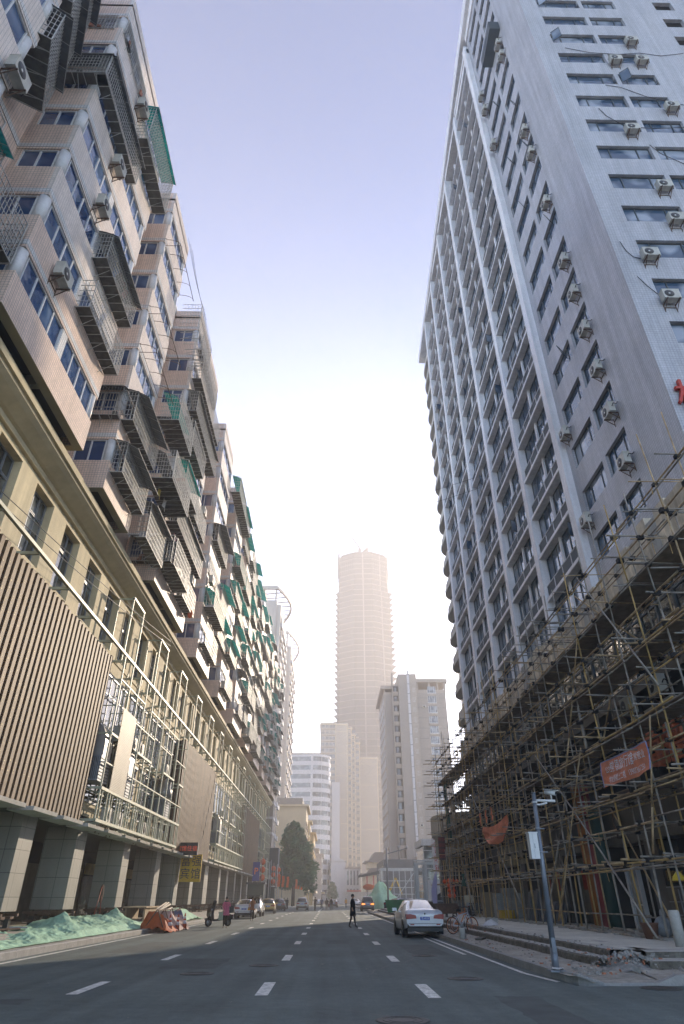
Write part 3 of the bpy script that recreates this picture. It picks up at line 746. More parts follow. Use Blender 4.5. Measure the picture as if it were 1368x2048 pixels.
# parapet whose edge drops away down the street
MB().add([(14.30,22,87.2),(14.30,74,77.8),(14.30,74,79.2),(14.30,22,89.2),(15.4,22,87.2),(15.4,74,77.8),(15.4,74,79.2),(15.4,22,89.2)],
   [(0,1,2,3),(7,6,5,4),(0,3,7,4),(1,5,6,2),(3,2,6,7),(0,4,5,1)]).build('parapet', m_trend, TW, world=True)
MB().box(14.6,15.4,30.75,66.4,82,83.0,0).box(14.72,15.4,TY+2,30.75,84.5,87.6,0).build('frieze', m_trend, TW, world=True)
bw = []; ledges = []; grilles = []; posts = []
for i in range(5):
    a, c = FY[i]+.72, FY[i+1]; w_ = c-a
    lt = MB(); lt.box(0,w_,0,.62,0,.26,0); lt.box(0,w_,-.02,0,.02,.08,0)
    gt = MB(); gt.box(0,w_,0,.05,.82,.86,0); gt.box(0,w_,.02,.05,0,.04,1)
    n = int(w_/.13)
    for k in range(n+1): gt.box(w_*k/n-.014,w_*k/n+.014,.012,.04,.03,.8,1)
    for k in range(5): gt.box(w_*k/4-.018,w_*k/4+.018,.0,.05,0,.82,0)
    gt.quad((0,.06,0),(w_,.06,0),(w_,.06,.86),(0,.06,.86),2)
    pt = MB(); pt.box(.06,.28,.16,.30,.0,2.05,0)
    wt = MB(); h1 = 2.05
    wl_ = w_/2-.17
    wt.merge(WT(wl_, h1, 3)); wt.merge(WT(wl_, h1, 3), Matrix.Translation((w_/2+.17,0,0)))
    ft = 83.6-3.6*(FY[i+1]-30.75)/29
    for k in range(-4, 19):
        z = 24.72+TF*k
        if z+3 > ft: continue
        T = Matrix.Translation((14.47,c,z)) @ Matrix.Rotation(-RX,4,'Z')
        ledges.append((lt, T)); grilles.append((gt, T @ Matrix.Translation((0,.12,.30)))); 
        bw.append((wt, T @ Matrix.Translation((0,.48,1.16)))); posts.append((pt, T @ Matrix.Translation((w_/2-.17,.16,1.16))))
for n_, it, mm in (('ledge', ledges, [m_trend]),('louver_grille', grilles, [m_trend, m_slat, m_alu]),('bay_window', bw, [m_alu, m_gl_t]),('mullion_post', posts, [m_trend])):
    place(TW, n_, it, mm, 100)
# round balconies at the far corner
m_balc = M('cream_balcony', (.50,.46,.40), .75, streak=.12)
for k in range(-4, 16):
    z = 24.7+TF*k
    if z > 77: break
    b = MB(); n = 10
    for zz, h, r_, m in ((z,.42,2.6,0),(z+.42,.75,2.45,1)):
        pts = [(14.55+0*1, 67.1)] + [(16.9-r_*math.cos(t*PI/2/n)*.93, 71.2+r_*1.1*math.sin(t*PI/2/n)) for t in range(n+1)] + [(17.5,74.2),(17.5,67.1)]
        b.prism(pts, 'Z', zz, zz+h, 0)
    b.build('balcony', [m_balc], TW, world=True)
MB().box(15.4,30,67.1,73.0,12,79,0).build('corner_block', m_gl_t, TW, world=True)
# open casements catching light
oc = []
t = MB(); t.box(0,.62,-.02,.02,0,.04,0); t.box(0,.62,-.02,.02,.96,1,0); t.box(0,.04,-.02,.02,.04,.96,0); t.box(.58,.62,-.02,.02,.04,.96,0); t.quad((.04,0,.04),(.58,0,.04),(.58,0,.96),(.04,0,.96),1)
ro = random.Random(4)
for k, c_, e in ((17,0,0),(17,0,1),(13,0,1),(13,1,0),(13,1,1),(15,0,0)):
    a, c = cols[c_]; zs = HD+TF*(k-5)-WH+.1
    oc.append((t, TR(a+.1 if e == 0 else c-.1,TY+.02,zs+.25) @ Matrix.Rotation(R(-35 if e == 0 else 100),4,'Z') @ Matrix.Rotation(R(12),4,'X')))
for y, k in ((24.1,5),(24.1,8),(27,7),(27,2),(27,9),(24.1,10),(27,12)):
    oc.append((t, Matrix.Translation((TX+.02,y+.6,HD+TF*k-WH+.4)) @ Matrix.Rotation(R(-90-50),4,'Z') @ Matrix.Rotation(R(15),4,'X')))
for q in range(26):
    i = ro.randrange(5); y = FY[i]+ro.choice([1.2,2.4,4.6,5.8]); k = ro.randrange(-3,17)
    oc.append((t, Matrix.Translation((TX+.05,y,24.72+TF*k+1.7)) @ Matrix.Rotation(R(ro.choice([-90-40,-90-75,-150])),4,'Z')))
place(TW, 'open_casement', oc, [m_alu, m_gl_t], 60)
# vertical red characters on the end wall
sg = MB()
for ch, z in (('彬',20.1),('多',17.6)):
    sg.merge(moved(text_mb(ch, 1.9, .16), Matrix.Translation((15.95,TY-.14,z))))
o = sg.build('wall_sign', m_red); tag(o, 'large red raised characters stacked down the grey tower end wall', 'sign')
# unit positions after the photograph
acs = [(16.45,29.7,'eleventh'),(16.55,26.35,'twelfth'),(18.75,42.5,'seventh'),(20.0,52.2,'fourth'),(21.9,52.2,'fourth'),(21.95,55.4,'third'),(19.0,36.1,'ninth'),(18.75,32.9,'tenth'),(22.15,45.5,'sixth')]
lab = ['white air conditioner left in the eleventh window row of the tower end wall',
 'white air conditioner with dark fan, lowest one on the tower end wall',
 'white air conditioner between the two windows of the seventh row on the tower end wall',
 'left of the two air conditioners side by side high on the tower end wall',
 'right of the two air conditioners side by side high on the tower end wall',
 'topmost air conditioner on the tower end wall under the second window column',
 'air conditioner at the right end of the ninth window row on the tower end wall',
 'air conditioner at the right end of the tenth window row on the tower end wall',
 'air conditioner under the right hand window of the sixth row on the tower end wall']
GA = 'air conditioners on the grey tower'
ac0 = make_ac(lab[0], GA); ac0.location = (acs[0][0],TY,acs[0][1])
for (x, z, _), l in zip(acs[1:], lab[1:]): another(ac0, (x,TY,z), 0, l, GA)
colA = [19.7,23.0,26.1,29.3,32.5,35.6,42.0,48.4,51.6,64.5,66.7]
for i, z in enumerate(colA):
    another(ac0, (TX,24.4,z), -RX, 'air conditioner on the tower street wall, %s from below in the corner side column' % ORD[i], GA)
for i, z in enumerate([19.6,26.0,60.4,66.8,69.6]):
    another(ac0, (TX,29.9,z), -RX, 'air conditioner on the tower street wall, %s from below in the fin side column' % ORD[i], GA)
o = MB().box(13.9,TX,23.7,26.8,68.6,70.1,0).box(13.88,13.9,23.7,26.8,68.6,68.7,1).box(13.88,13.9,23.7,26.8,69.3,69.36,1).build('window_cage', [m_alu, m_slat])
tag(o, 'dark box shaped window cage high on the tower street wall', 'window cage')
# loose cables on the end wall
for i, (pts, l) in enumerate([([(16.9,54.9),(18.6,54.2),(20.6,54.0),(22.3,54.3),(23.8,53.9),(25.6,54.4)][::1],'black cable sagging across the end wall below the topmost air conditioner'),
      ([(18.6,49.2),(19.6,48.9),(21.1,47.6),(22.6,46.9),(24.6,46.0),(25.5,45.8)],'black cable drooping from the upper left across the end wall windows'),
      ([(17.4,45.9),(17.7,44.9),(18.6,43.6),(20.3,43.4),(22.4,43.6),(25,42.6)],'black cable looping under the window pair with open casements'),
      ([(19.6,41.4),(20.0,40.4),(21.2,39.2),(23.4,38.4)],'short black cable dangling from between the windows of the end wall'),
      ([(15.3,31.4),(15.45,30.6),(15.7,30.1),(16.05,29.95)],'curled drain pipe beside the upper corner air conditioner'),
      ([(15.5,28.5),(15.8,27.8),(16.2,27.1),(16.6,26.7)],'straight drain pipe running down to the lowest air conditioner')]):
    o = MB().path([(x,TY-.05,z) for x, z in pts], .019, 6).build('cable', m_black); tag(o, l, 'cable', 'cables on the tower end wall')
# left block units
GB = 'air conditioners on the pink apartment block'
LBU = [(14.9,20.8,'air conditioner under the lowest caged windows of the pink block'),
       (15.8,26.7,'air conditioner with round fan on the pink wall above the bar cage'),(15.9,30.1,'air conditioner under the big dark wraparound cage of the pink block'),
       (16.2,36.2,'air conditioner near the roof edge of the pink block beside the teal netted cage'),(9.3,23.3,'air conditioner under the cages at the upper left edge of the picture'),
       (40.4,zf(1)+.2,'air conditioner low on the third bay of the pink block'),(41.0,zf(3)+.3,'air conditioner high on the third bay of the pink block'),(47.0,zf(2)+.35,'air conditioner under a window of the fourth bay, upper one'),
       (51.2,zf(0)+1.1,'air conditioner at the far end of the fourth bay, lower one'),(57.9,zf(0)+.9,'air conditioner on the narrow fifth bay just above the cornice'),(58.2,zf(2)+.4,'air conditioner on the narrow fifth bay at mid height'),
       (68,zf(3)+.35,'air conditioner on the sixth bay among teal awnings')]
for (y, z, l) in LBU: another(ac0, (XF,y,z), RX, l, GB)
PU = [(34.2,8.62,'grey air conditioner on the upper shelf left of the perforated sheet'),(36.9,8.62,'first of two air conditioners on the upper shelf right of the perforated sheet'),(38.3,8.62,'second of two air conditioners on the upper shelf right of the perforated sheet'),
      (45.2,8.62,'lone air conditioner on the upper shelf just before the second louver panel'),(34.6,4.75,'air conditioner behind the lowest frame rails at its left end'),(36.4,4.75,'air conditioner behind the lowest frame rails beside its left end'),
      (41.6,4.75,'small air conditioner behind the lowest frame rails near the third pillar'),(45.6,4.75,'air conditioner behind the lowest frame rails near the dark tiled sign'),(71.5,8.62,'air conditioner on the upper shelf of the second steel frame'),(75.2,4.75,'air conditioner at the foot of the second steel frame'),(79,8.62,'air conditioner far along the upper shelf of the second steel frame')]
for (y, z, l) in PU:
    another(ac0, (SI+.15,y,z), RX, l, 'air conditioners on the podium steel frame')

# washing and bags hung out on the pink block
def garment(lab, p, w_, h, col, name='hanging_garment'):
    o = MB().grid(8,12,lambda u,v:(p[0]+.05*math.sin(u*9+v*3),p[1]+w_*(u-.5)*(1.25 if v < .3 else .85+.1*math.sin(v*7)),p[2]-h*v), 0, True).build(name, M('washing_%d' % len(bpy.data.materials), col, .9, var=[(6,.2)], transl=.2)); tag(o, lab, 'washing', 'washing hung out on the pink block')
garment('yellow and cream garment hung in the barred gap low on the pink block',(-9.85,29.2,21.9),.8,1.1,(.55,.42,.10)); garment('white sheet beside the yellow garment low on the pink block',(-9.8,30.3,21.9),.9,1.2,(.6,.6,.6))
for i, (y, z, c, l) in enumerate([(34.2,20.5,(.30,.10,.14),'dark red'),(35.6,20.4,(.45,.45,.5),'pale grey'),(38.6,24.0,(.5,.5,.52),'white'),(39.8,23.9,(.12,.18,.35),'blue'),(18.2,22.6,(.5,.5,.55),'white'),(19.4,25.7,(.45,.25,.25),'dull pink'),(18.1,25.6,(.20,.28,.45),'pale blue'),(25.2,20.0,(.25,.3,.5),'blue')]):
    garment('%s garment behind bars on the %s bay of the pink block'%(l,{34:'third',35:'third',38:'third',39:'third',18:'nearest',19:'nearest',25:'narrow second'}[int(y)]) + (', upper row' if z > 23.5 else ', lower row'),(XF+.38,y,z+.6),.55,.95,c)
o = MB().ball((0,0,0),.18,.2,.32,10,8).tube((0,0,.3),(0,0,.75),.02,5).build('orange_bag', M('orange_bag',(.62,.12,.03),.6,transl=.2)); o.location = (-9.85,40.3,18.35); tag(o,'orange bag hanging from the lowest cage at the end of the third bay','bag')
# ---------------------------------------------------------------- right podium under scaffolding
m_pdark = M('dark_shop_stone', (.032,.032,.03), .35, var=[(1,.3)])
m_plas = M('torn_plaster', (.58,.50,.38), .9, var=[(.7,.28),(3,.2)], streak=.35)
m_gl_d = glass('dark_curtain_glass', (.012,.018,.02), .07, (.05,.065,.07), .3)
PB = thing('shop_podium', 'dark shop podium with glass upper floor wrapped in bamboo scaffolding', 'shop building', (14,40,.45))
QX = 12.6; QY0 = 17.6; QY1 = 61
b = MB()
b.box(QX+.7,22,QY0+.6,QY1-.5,.4,13.0,1)
b.box(QX-.15,22,QY0,QY1,3.45,5.1,0); b.box(QX-.2,22,QY0,QY1,8.55,8.95,0); b.box(QX-.1,22,QY0,QY1,5.1,5.4,1)
for y in (17.6,26.4,31.0,37.5,45,52,58.5): b.box(QX-.1,QX+.75,y,y+1.1,.45,8.6,0)
b.build('wall', [m_pdark, m_dark], PB, world=True)
b = MB()                                             # parapet whose plaster has been hacked away
rp_ = random.Random(8); y = QY0
while y < QY1:
    w_ = rp_.uniform(.5,1.4); d = rp_.uniform(-.06,.06)
    b.box(QX-.22+d*.3,QX+.3,y,min(QY1,y+w_-.01),12.5+rp_.uniform(-.25,.3),14.0+rp_.uniform(-.25,.35),0 if rp_.random() < .75 else 1)
    y += w_
b.box(QX-.1,22,QY0,QY1,12.2,12.5,1)
b.build('parapet', [m_plas, m_concrete, m_pdark], PB, world=True)
y = QY0+.2; 
while y < QY1-2:
    b = MB(); w_ = 2.7
    b.box(QX,QX+.05,y,y+w_,8.96,12.2,1)
    for s_ in range(3): b.box(QX-.06,QX,y+w_*s_/2-.05,y+w_*s_/2+.05,8.96,12.2,0)
    for z in (9.0,10.0,11.2,12.15): b.box(QX-.05,QX,y,y+w_,z-.04,z+.04,0)
    b.build('curtain_glazing', [m_alu, m_gl_d], PB, world=True); y += w_+.06
# shops
def shutter(y0, y1, lab=None):
    b = MB(); b.box(QX+.55,QX+.6,y0,y1,.46,3.3,0)
    for k in range(26): b.box(QX+.525,QX+.55,y0,y1,.5+.108*k,.565+.108*k,0)
    return b.build('shutter', [M('grimy_shutter', (.16,.145,.11), .6, .2, var=[(1.5,.25)], streak=.3) if 'grimy_shutter' not in bpy.data.materials else bpy.data.materials['grimy_shutter']], PB, world=True)
shutter(38.7,44.8); shutter(32.3,37.3); shutter(46.2,51.8); shutter(53.2,58.3)
b = MB()
m_rp = M('red_poster', (.30,.05,.025), .7, var=[(7,.4)])
for y in (34.0,35.0,36.2,40.2,42.1): MB().box(QX+.50,QX+.52,y,y+.55,1.9,2.9,0).build('red_poster', m_rp, PB, world=True)
MB().box(QX-.32,QX-.18,44.0,49.5,3.4,4.5,0).build('blank_signboard', M('cream_signboard', (.27,.25,.18), .6, var=[(.8,.2)], streak=.3), PB, world=True)
b = MB(); b.box(QX-.3,QX-.1,32.0,33.6,3.3,4.6,0); b.build('shop_poster_board', M('faded_board', (.10,.07,.06), .6, var=[(3,.5)]), PB, world=True)
m_col1 = M('orange_column', (.33,.12,.02), .5, var=[(1,.2)]); m_col2 = M('red_column', (.26,.05,.05), .5); m_col3 = M('green_column', (.02,.06,.05), .5)
b = MB(); b.lathe([(.28,.45),(.28,6.2)], 14, (QX-.5,32.6,0), 0); b.build('painted_column', m_col1, PB, world=True)
MB().lathe([(.24,.45),(.24,6.2)], 14, (QX-.42,31.95,0), 0).build('painted_column', m_col2, PB, world=True)
MB().lathe([(.3,.45),(.3,5.2)], 14, (QX-.35,31.2,0), 0).build('painted_column', m_col3, PB, world=True)
b = MB(); b.box(QX-.4,QX-.3,28.0,29.0,.46,2.7,0)
for z in (1.28,2.55): b.box(QX-.44,QX-.40,28.0,29.0,z,z+.05,1)
b.box(QX-.45,QX-.28,27.93,28.0,.46,2.75,1); b.box(QX-.45,QX-.28,29.0,29.07,.46,2.75,1)
b.build('marble_door', [M('veined_marble', (.25,.30,.36), .35, var=[(1.6,.5),(5,.3)]), m_chrome], PB, world=True)
# counter, menu lettering, ring motifs
b = MB(); b.box(QX-.2,QX+.3,22,26.2,.46,1.9,0)
for k in range(9): b.box(QX-.23,QX-.2,22.1+.46*k,22.14+.46*k,.9,1.8,1)
for z in (1.0,1.4,1.85): b.box(QX-.23,QX-.2,22,26.2,z,z+.03,1)
b.build('glass_counter', [M('counter_front', (.055,.055,.055), .3, var=[(2,.4)]), m_steelgrey], PB, world=True)
tm = MB()
for i, ch in enumerate(['精','行','四','收']): tm.merge(moved(text_mb(ch, .42, .02), Matrix.Translation((QX-.17,25.9-.02*i,3.3-.5*i-.1)) @ Matrix.Rotation(-RX,4,'Z')))
for i, ch in enumerate(['烹','饪']): tm.merge(moved(text_mb(ch, .4, .02), Matrix.Translation((QX-.22,25.4-.55*i,2.15)) @ Matrix.Rotation(-RX,4,'Z')))
tm.build('shop_lettering', M('dull_gold', (.22,.13,.02), .5), PB, world=True)
m_brz = M('dull_bronze', (.12,.075,.04), .5, .4)
for y, z in ((29.4,4.35),(29.9,6.1)): MB().torus((QX-.18,y,z), .38, .035, 'X', 24, 5).build('ring_emblem', m_brz, PB, world=True)
# tiled wall under the tower corner and a glass balcony panel
b = MB()
for k in range(3): b.box(12.35,12.4,19.2+.9*k,20.05+.9*k,4.0,5.2,0)
for z in (3.9,4.6,5.25): b.bar((12.33,18.9,z),(12.33,22.2,z),.05,.05,1)
b.build('balustrade', [m_gl_d, m_white], PB, world=True)
# big red raised characters
b = MB()
for i, ch in enumerate(['常','德']): b.merge(moved(text_mb(ch, 1.45, .22), Matrix.Translation((QX-.45,23.75-1.45*i,6.15)) @ Matrix.Rotation(-RX,4,'Z')))
o = b.build('raised_sign', M('orange_red_sign', (.62,.17,.08), .55, var=[(3,.15)], streak=.15)); tag(o, 'big orange red raised characters over the shops behind the scaffolding', 'sign')
for i, (y, z) in enumerate([(25.9,6.95),(24.6,6.98),(23.4,7.0),(22.1,7.02),(25.3,8.9-1.0),(22.7,8.0)]):
    another(ac0, (QX-.1,y,z-.05), -RX, '%s air conditioner in the cluster above the orange red raised characters' % ['leftmost','second','third','rightmost','upper left','upper right'][i], 'air conditioners above the raised characters')
# rounded corner at the far end
b = MB(); n = 18
def arc(r, a0=80, a1=268): return [(16.0+r*math.cos(R(a0+(a1-a0)*t/n)), 67.2+r*math.sin(R(a0+(a1-a0)*t/n))) for t in range(n+1)]
for r_, z0, z1, m in ((6.0,6.6,8.2,0),(5.9,8.2,8.35,0),(5.7,4.9,6.6,1),(5.5,.45,4.9,2)):
    b.prism(arc(r_), 'Z', z0, z1, m)
for z in (.9,1.7,2.5,3.3,4.1): 
    pts = [(x,y,z) for x, y in arc(5.54)]; b.path(pts, .035, 4, 3)
for t in range(0,n+1,2): x, y = arc(5.54)[t]; b.tube((x,y,.45),(x,y,4.9),.035,4,3)
CB = b.build('rounded_shop', [M('cream_canopy', (.52,.48,.42), .6, streak=.15), m_concrete, m_gl_d, m_steelgrey])
tag(CB, 'rounded white canopied shop front at the far end of the scaffolding', 'shop building')
# ---------------------------------------------------------------- bamboo scaffolding
m_bam = [M('bamboo_tan', (.40,.285,.155), .6, var=[(3,.4),(30,.2)]), M('bamboo_grey', (.26,.235,.20), .7, var=[(3,.35)]), M('bamboo_yellow', (.42,.28,.10), .55, var=[(3,.25)])]
m_tie = M('black_ties', (.012,.012,.012), .8)
SCF = thing('bamboo_scaffolding', 'long bamboo pole scaffolding wrapped round the dark shop podium on the right', 'scaffolding', (11,38,.45))
rs = random.Random(21)
ROW = (10.2, 11.55)
ups = []
y = 14.3; i = 0
def pole(p, q, r, kind, out):
    out.append((p, q, r*.80, kind if kind != 2 or rs.random() < .4 else rs.choice([0,1])))
UY = []
while y < 62.5: UY.append(y); y += rs.uniform(1.4,1.8)
lifts = [2.55,3.6,4.6,5.55,6.5,7.6,8.6,9.6,10.6,11.6,12.55]
mainl = (2.55,4.6,6.5,8.6,10.6,12.55)
uprights = []; ledg = []; trans = []; brac = []
for r_i, x in enumerate(ROW):
    for y in UY:
        t0 = rs.uniform(-.12,.12); zt = rs.uniform(13.2,14.9) if r_i == 0 else rs.uniform(12.4,13.6)
        if 14 < y < 15.6: zt += .3
        if rs.random() < .5:
            zm = rs.uniform(5,8); pole((x+t0,y,.46),(x+t0*.3,y+rs.uniform(-.1,.1),zm+.8), rs.uniform(.038,.052), rs.randrange(3), uprights)
            pole((x+.09,y+.04,zm-.8),(x+rs.uniform(-.15,.15),y+rs.uniform(-.15,.15),zt), rs.uniform(.032,.045), rs.randrange(3), uprights)
        else: pole((x+t0,y,.46),(x+rs.uniform(-.15,.15),y+rs.uniform(-.2,.2),zt), rs.uniform(.036,.05), rs.randrange(3), uprights)
    for z in lifts+[1.0]:
        if z == 1.0 and r_i == 0: continue
        y = 13.2+rs.uniform(-.5,.5)
        while y < 62:
            l = rs.uniform(5.5,8.5); y2 = min(y+l, 63.2)
            zz = z+rs.uniform(-.06,.06); pole((x-.07,y-.4,zz+rs.uniform(-.05,.05)),(x-.07,y2,zz+rs.uniform(-.05,.05)), rs.uniform(.034,.046), rs.randrange(3), ledg)
            if z in mainl: pole((x-.09,y+.3,zz-.17),(x-.09,y2+.4,zz-.15+rs.uniform(-.04,.04)), rs.uniform(.03,.042), rs.randrange(3), ledg)
            y = y2-.3
for y in UY:
    for z in lifts:
        if rs.random() < (.9 if z in mainl else .45):
            for q in range(2 if rs.random() < .4 else 1):
                out_ = rs.uniform(.15,1.05) if z > 4 else rs.uniform(.1,.35)
                pole((ROW[0]-out_,y+.12*q+rs.uniform(-.08,.08),z+.07+rs.uniform(-.12,.12)),(ROW[1]+rs.uniform(.1,.6),y+.1*q,z+.07+rs.uniform(-.05,.05)), rs.uniform(.026,.04), rs.choice([0,1,1]), trans)
# the far end wraps round
for k in range(7):
    x = 10.0+.75*k
    for yy in (61.6,63.1): pole((x,yy,.46),(x+rs.uniform(-.1,.1),yy,rs.uniform(11.8,13.4)), .042, rs.randrange(3), uprights)
for z in lifts:
    for yy in (61.5,63.2): pole((9.0,yy,z),(15.2,yy,z+rs.uniform(-.1,.1)), .038, rs.randrange(3), ledg)
    for k in range(4): pole((9.7+k*1.2,60.8,z+.08),(9.7+k*1.2,64.2,z+.08), .03, 1, trans)
# long raking braces
for (p, q, kd) in [((9.9,22.3,.5),(10.0,31.5,7.4),1),((9.95,31.5,.8),(10.0,25.6,6.6),0),((10.0,37.6,1.3),(10.05,47.4,7.7),1),((9.95,49.5,.5),(10.0,55.4,6.9),1),((11.4,20.3,8.6),(10.6,24.5,12.7),0),
        ((10.05,33.8,.6),(10.05,28.4,5.2),2),((11.3,36,.6),(11.3,32.1,4.6),2),((10.05,41,2.6),(10.05,37.5,6.4),0),((10.1,28.5,5.6),(10.1,23.9,10.6),0),((10.1,50,4.6),(10.1,56,10.6),1),((11.3,27,6.5),(11.3,23.5,9.5),2),((10,58,.5),(10,62,8),1),((11.45,24.2,.6),(11.45,27.4,4.6),0),((10.05,21.6,2.7),(10.05,19.6,6.4),0),((10,18.5,7.0),(10,22.5,12.6),1)]:
    pole(p, q, .046, kd, brac)
def poles(name, items, keep=100):
    items.sort(key=lambda it: (Vector(it[0])+Vector(it[1])-2*CAM).length)
    def mk_(b, it):
        p, q, r, kd = it; p = Vector(p); q = Vector(q); d = q-p; n = 3; bend = Vector((rs.uniform(-.03,.03),rs.uniform(-.03,.03),rs.uniform(-.02,.02)))
        pr = p
        for j in range(1, n+1):
            t = j/n; nx = p+d*t+bend*math.sin(PI*t)*d.length*.22; b.tube(pr, nx, r*(1-.25*(j-1)/n), 6, kd, r*(1-.25*j/n)); pr = nx
    for it in items[:keep]: b = MB(); mk_(b, it); b.build(name, m_bam, SCF, world=True)
    if items[keep:]:
        b = MB()
        for it in items[keep:]: mk_(b, it)
        b.build(name, m_bam, SCF, world=True, kind='stuff')
poles('upright_pole', uprights); poles('ledger_pole', ledg); poles('cross_pole', trans); poles('brace_pole', brac)
tb = MB()
for x in ROW:
    for y in UY:
        for z in lifts:
            if rs.random() < .8: s_ = rs.uniform(.055,.085); tb.box(x-.07-s_,x+s_,y-s_,y+s_,z-s_,z+s_*.8)
tb.build('ties', m_tie, SCF, world=True, kind='stuff')
rt = MB()
for k in range(46):
    y = rs.choice(UY); z = rs.choice(lifts); l = rs.uniform(.2,.7); rt.bar((10.08,y+.1,z),(10.08+rs.uniform(-.06,.06),y+.12,z-l),.02,.012)
rt.build('loose_ties', m_bam[2], SCF, world=True, kind='stuff')
# plank decks
for z in mainl[1:-1]:
    y = 14
    if z == 4.6: m_plk = M('weathered_planks', (.24,.19,.14), .9, var=[(3,.3)])
    while y < 61:
        l = rs.uniform(4.5,7)
        if rs.random() < .85:
            b = MB()
            for k in range(4): b.box(10.35+.3*k,10.66+.3*k,y,y+l-.05,z+.12+.005*k,z+.15+.005*k,0)
            b.build('plank_deck', m_plk, SCF, world=True)
        y += l
# sole plates at the feet
for y0 in (22.0,24.2,26.6,29.0): MB().bar((10.0,y0,.49),(10.15,y0+2.1,.50),.12,.06).build('sole_plate', m_bam[1:2], SCF, world=True); MB().tube((11.0,y0,.52),(11.2,y0+2.3,.53),.05,6).build('sole_plate', m_bam[1:2], SCF, world=True)
for y in UY[:20]: MB().bar((9.9,y,.48),(10.6,y,.48),.1,.05).build('sole_plate', m_bam[1:2], SCF, world=True)
# banners
m_ban = M('orange_banner', (.72,.25,.14), .8, var=[(1.5,.18),(8,.1)], transl=.2); m_bw = M('banner_white', (.85,.83,.87), .8); m_bblue = M('banner_edge', (.28,.30,.50), .8)
def banner(pTL, pTR, pBL, pBR, sag, name, lab, rip=.05):
    A, B_, C_, D = map(Vector, (pTL, pTR, pBL, pBR))
    def fn(u, v):
        p = (A*(1-u)+B_*u)*(1-v)+(C_*(1-u)+D*u)*v
        p = p+Vector((-rip*math.sin(u*9+v*5)*v-rip*.6*noise.noise((u*4,v*6,3)),0,-sag*math.sin(PI*u)*(.4+.6*v)+.03*noise.noise((u*6,v*3,1))))
        return tuple(p)
    o = thing(name, lab, 'banner', tuple(A))
    MB().grid(30, 14, fn, 0, True).build('cloth', m_ban, o, world=True)
    return o, fn
o, fn = banner((9.93,23.8,5.72),(9.93,20.05,5.70),(9.9,23.95,4.92),(9.88,20.0,4.88), .06, 'banner', 'creased orange banner with pale lettering tied to the scaffolding near the lamp post')
def on_cloth(txt, size, uc, vc, out=.012):
    t_ = text_mb(txt, size, .004); b = MB(); W_, H_ = 3.85, .82
    b.add([tuple(Vector(fn(uc+x/W_, vc-z/H_))+Vector((-out-y*.2,0,0))) for x, y, z in t_.v], t_.f); return b
tx = on_cloth('公社', .26, .17, .40); tx.merge(on_cloth('常德旅行馆', .40, .46, .36)); tx.merge(on_cloth('正常营业', .25, .80, .36)); tx.merge(on_cloth('地址原楼上二楼', .22, .34, .78)); tx.merge(on_cloth('13907361250', .22, .74, .78))
tx.build('lettering', m_bw, o, world=True)
e = MB(); e.path([fn(u/20,0) for u in range(21)], .022, 5); e.path([fn(0,v/10) for v in range(11)], .022, 5); e.path([fn(1,v/10) for v in range(11)], .02, 5); e.build('edging', m_bblue, o, world=True)
o, fn2 = banner((9.95,44.4,5.45),(9.95,38.0,5.5),(9.9,44.5,4.85),(9.92,38.0,4.75), .55, 'banner', 'plain orange cloth banner sagging across the middle of the scaffolding', .10)
# scraps of net and cloth
m_net = M('green_net', (.02,.10,.075), .9, var=[(3,.4)], transl=.3)
def scrap(name, lab, p, w_, h, m, grp=None):
    o = MB().grid(8,16,lambda u,v:(p[0]+.10*noise.noise((u*3,v*4,p[1])),p[1]+w_*(u-.5)*(1-.35*math.sin(v*5)),p[2]-h*v), 0, True).build(name, m); tag(o, lab, 'cloth', grp)
scrap('net_scrap', 'long dark green net hanging at the far end of the scaffolding', (10.6,60.9,10.4), 2.0, 4.6, m_net)
scrap('net_scrap', 'small green net bundle snagged low on the scaffolding', (10.0,53.0,3.1), 1.3, .8, m_net)
scrap('cloth_scrap', 'pale cloth hanging on the scaffolding beside the green net', (10.4,57.2,8.6), 1.3, 1.3, M('pale_cloth', (.40,.34,.27), .9))
for i, y in enumerate((44.9,43.2,41.6)): scrap('rag', '%s of three orange rags tied above the sagging cloth banner' % ['left','middle','right'][i], (9.95,y,6.3), .3, .75, m_ban, 'orange rags on the scaffolding')
# vertical screen sign and lanterns
o = thing('screen_sign', 'tall black screen sign with red characters at the far scaffolding end', 'sign', (9.8,60.6,5.2))
MB().box(9.5,10.1,60.5,60.62,4.35,6.1,0).build('casing', m_black, o, world=True)
t = MB()
for c_, s_ in ((9.66,'宾馆住宿'),(9.94,'会议餐饮')):
    for k, ch in enumerate(s_): t.merge(moved(text_mb(ch, .30, .01), Matrix.Translation((c_,60.49,5.88-.43*k))))
t.build('lettering', M('red_diodes', (.16,.03,.015), .5, emit=((1,.10,.03),.012)), o, world=True)
m_lan = M('lantern_paper', (.5,.11,.03), .6, transl=.3, emit=((1,.12,.03),.015))
for i, (x, z) in enumerate([(9.75,2.75),(10.1,2.8),(10.1,2.45),(10.1,2.1),(10.1,1.75),(10.45,2.8),(10.45,2.45),(10.45,2.1),(10.45,1.75),(10.8,2.75)]):
    o = MB().ball((0,0,0), .165, .165, .14, 12, 8).tube((0,0,.13),(0,0,.175),.06,8).tube((0,0,-.175),(0,0,-.13),.06,8).build('lantern', m_lan); o.location = (x,60.2,z)
    tag(o, 'round red paper lantern, %s in the bunch under the far scaffolding end' % ORD[i], 'lantern', 'red lanterns under the scaffolding')
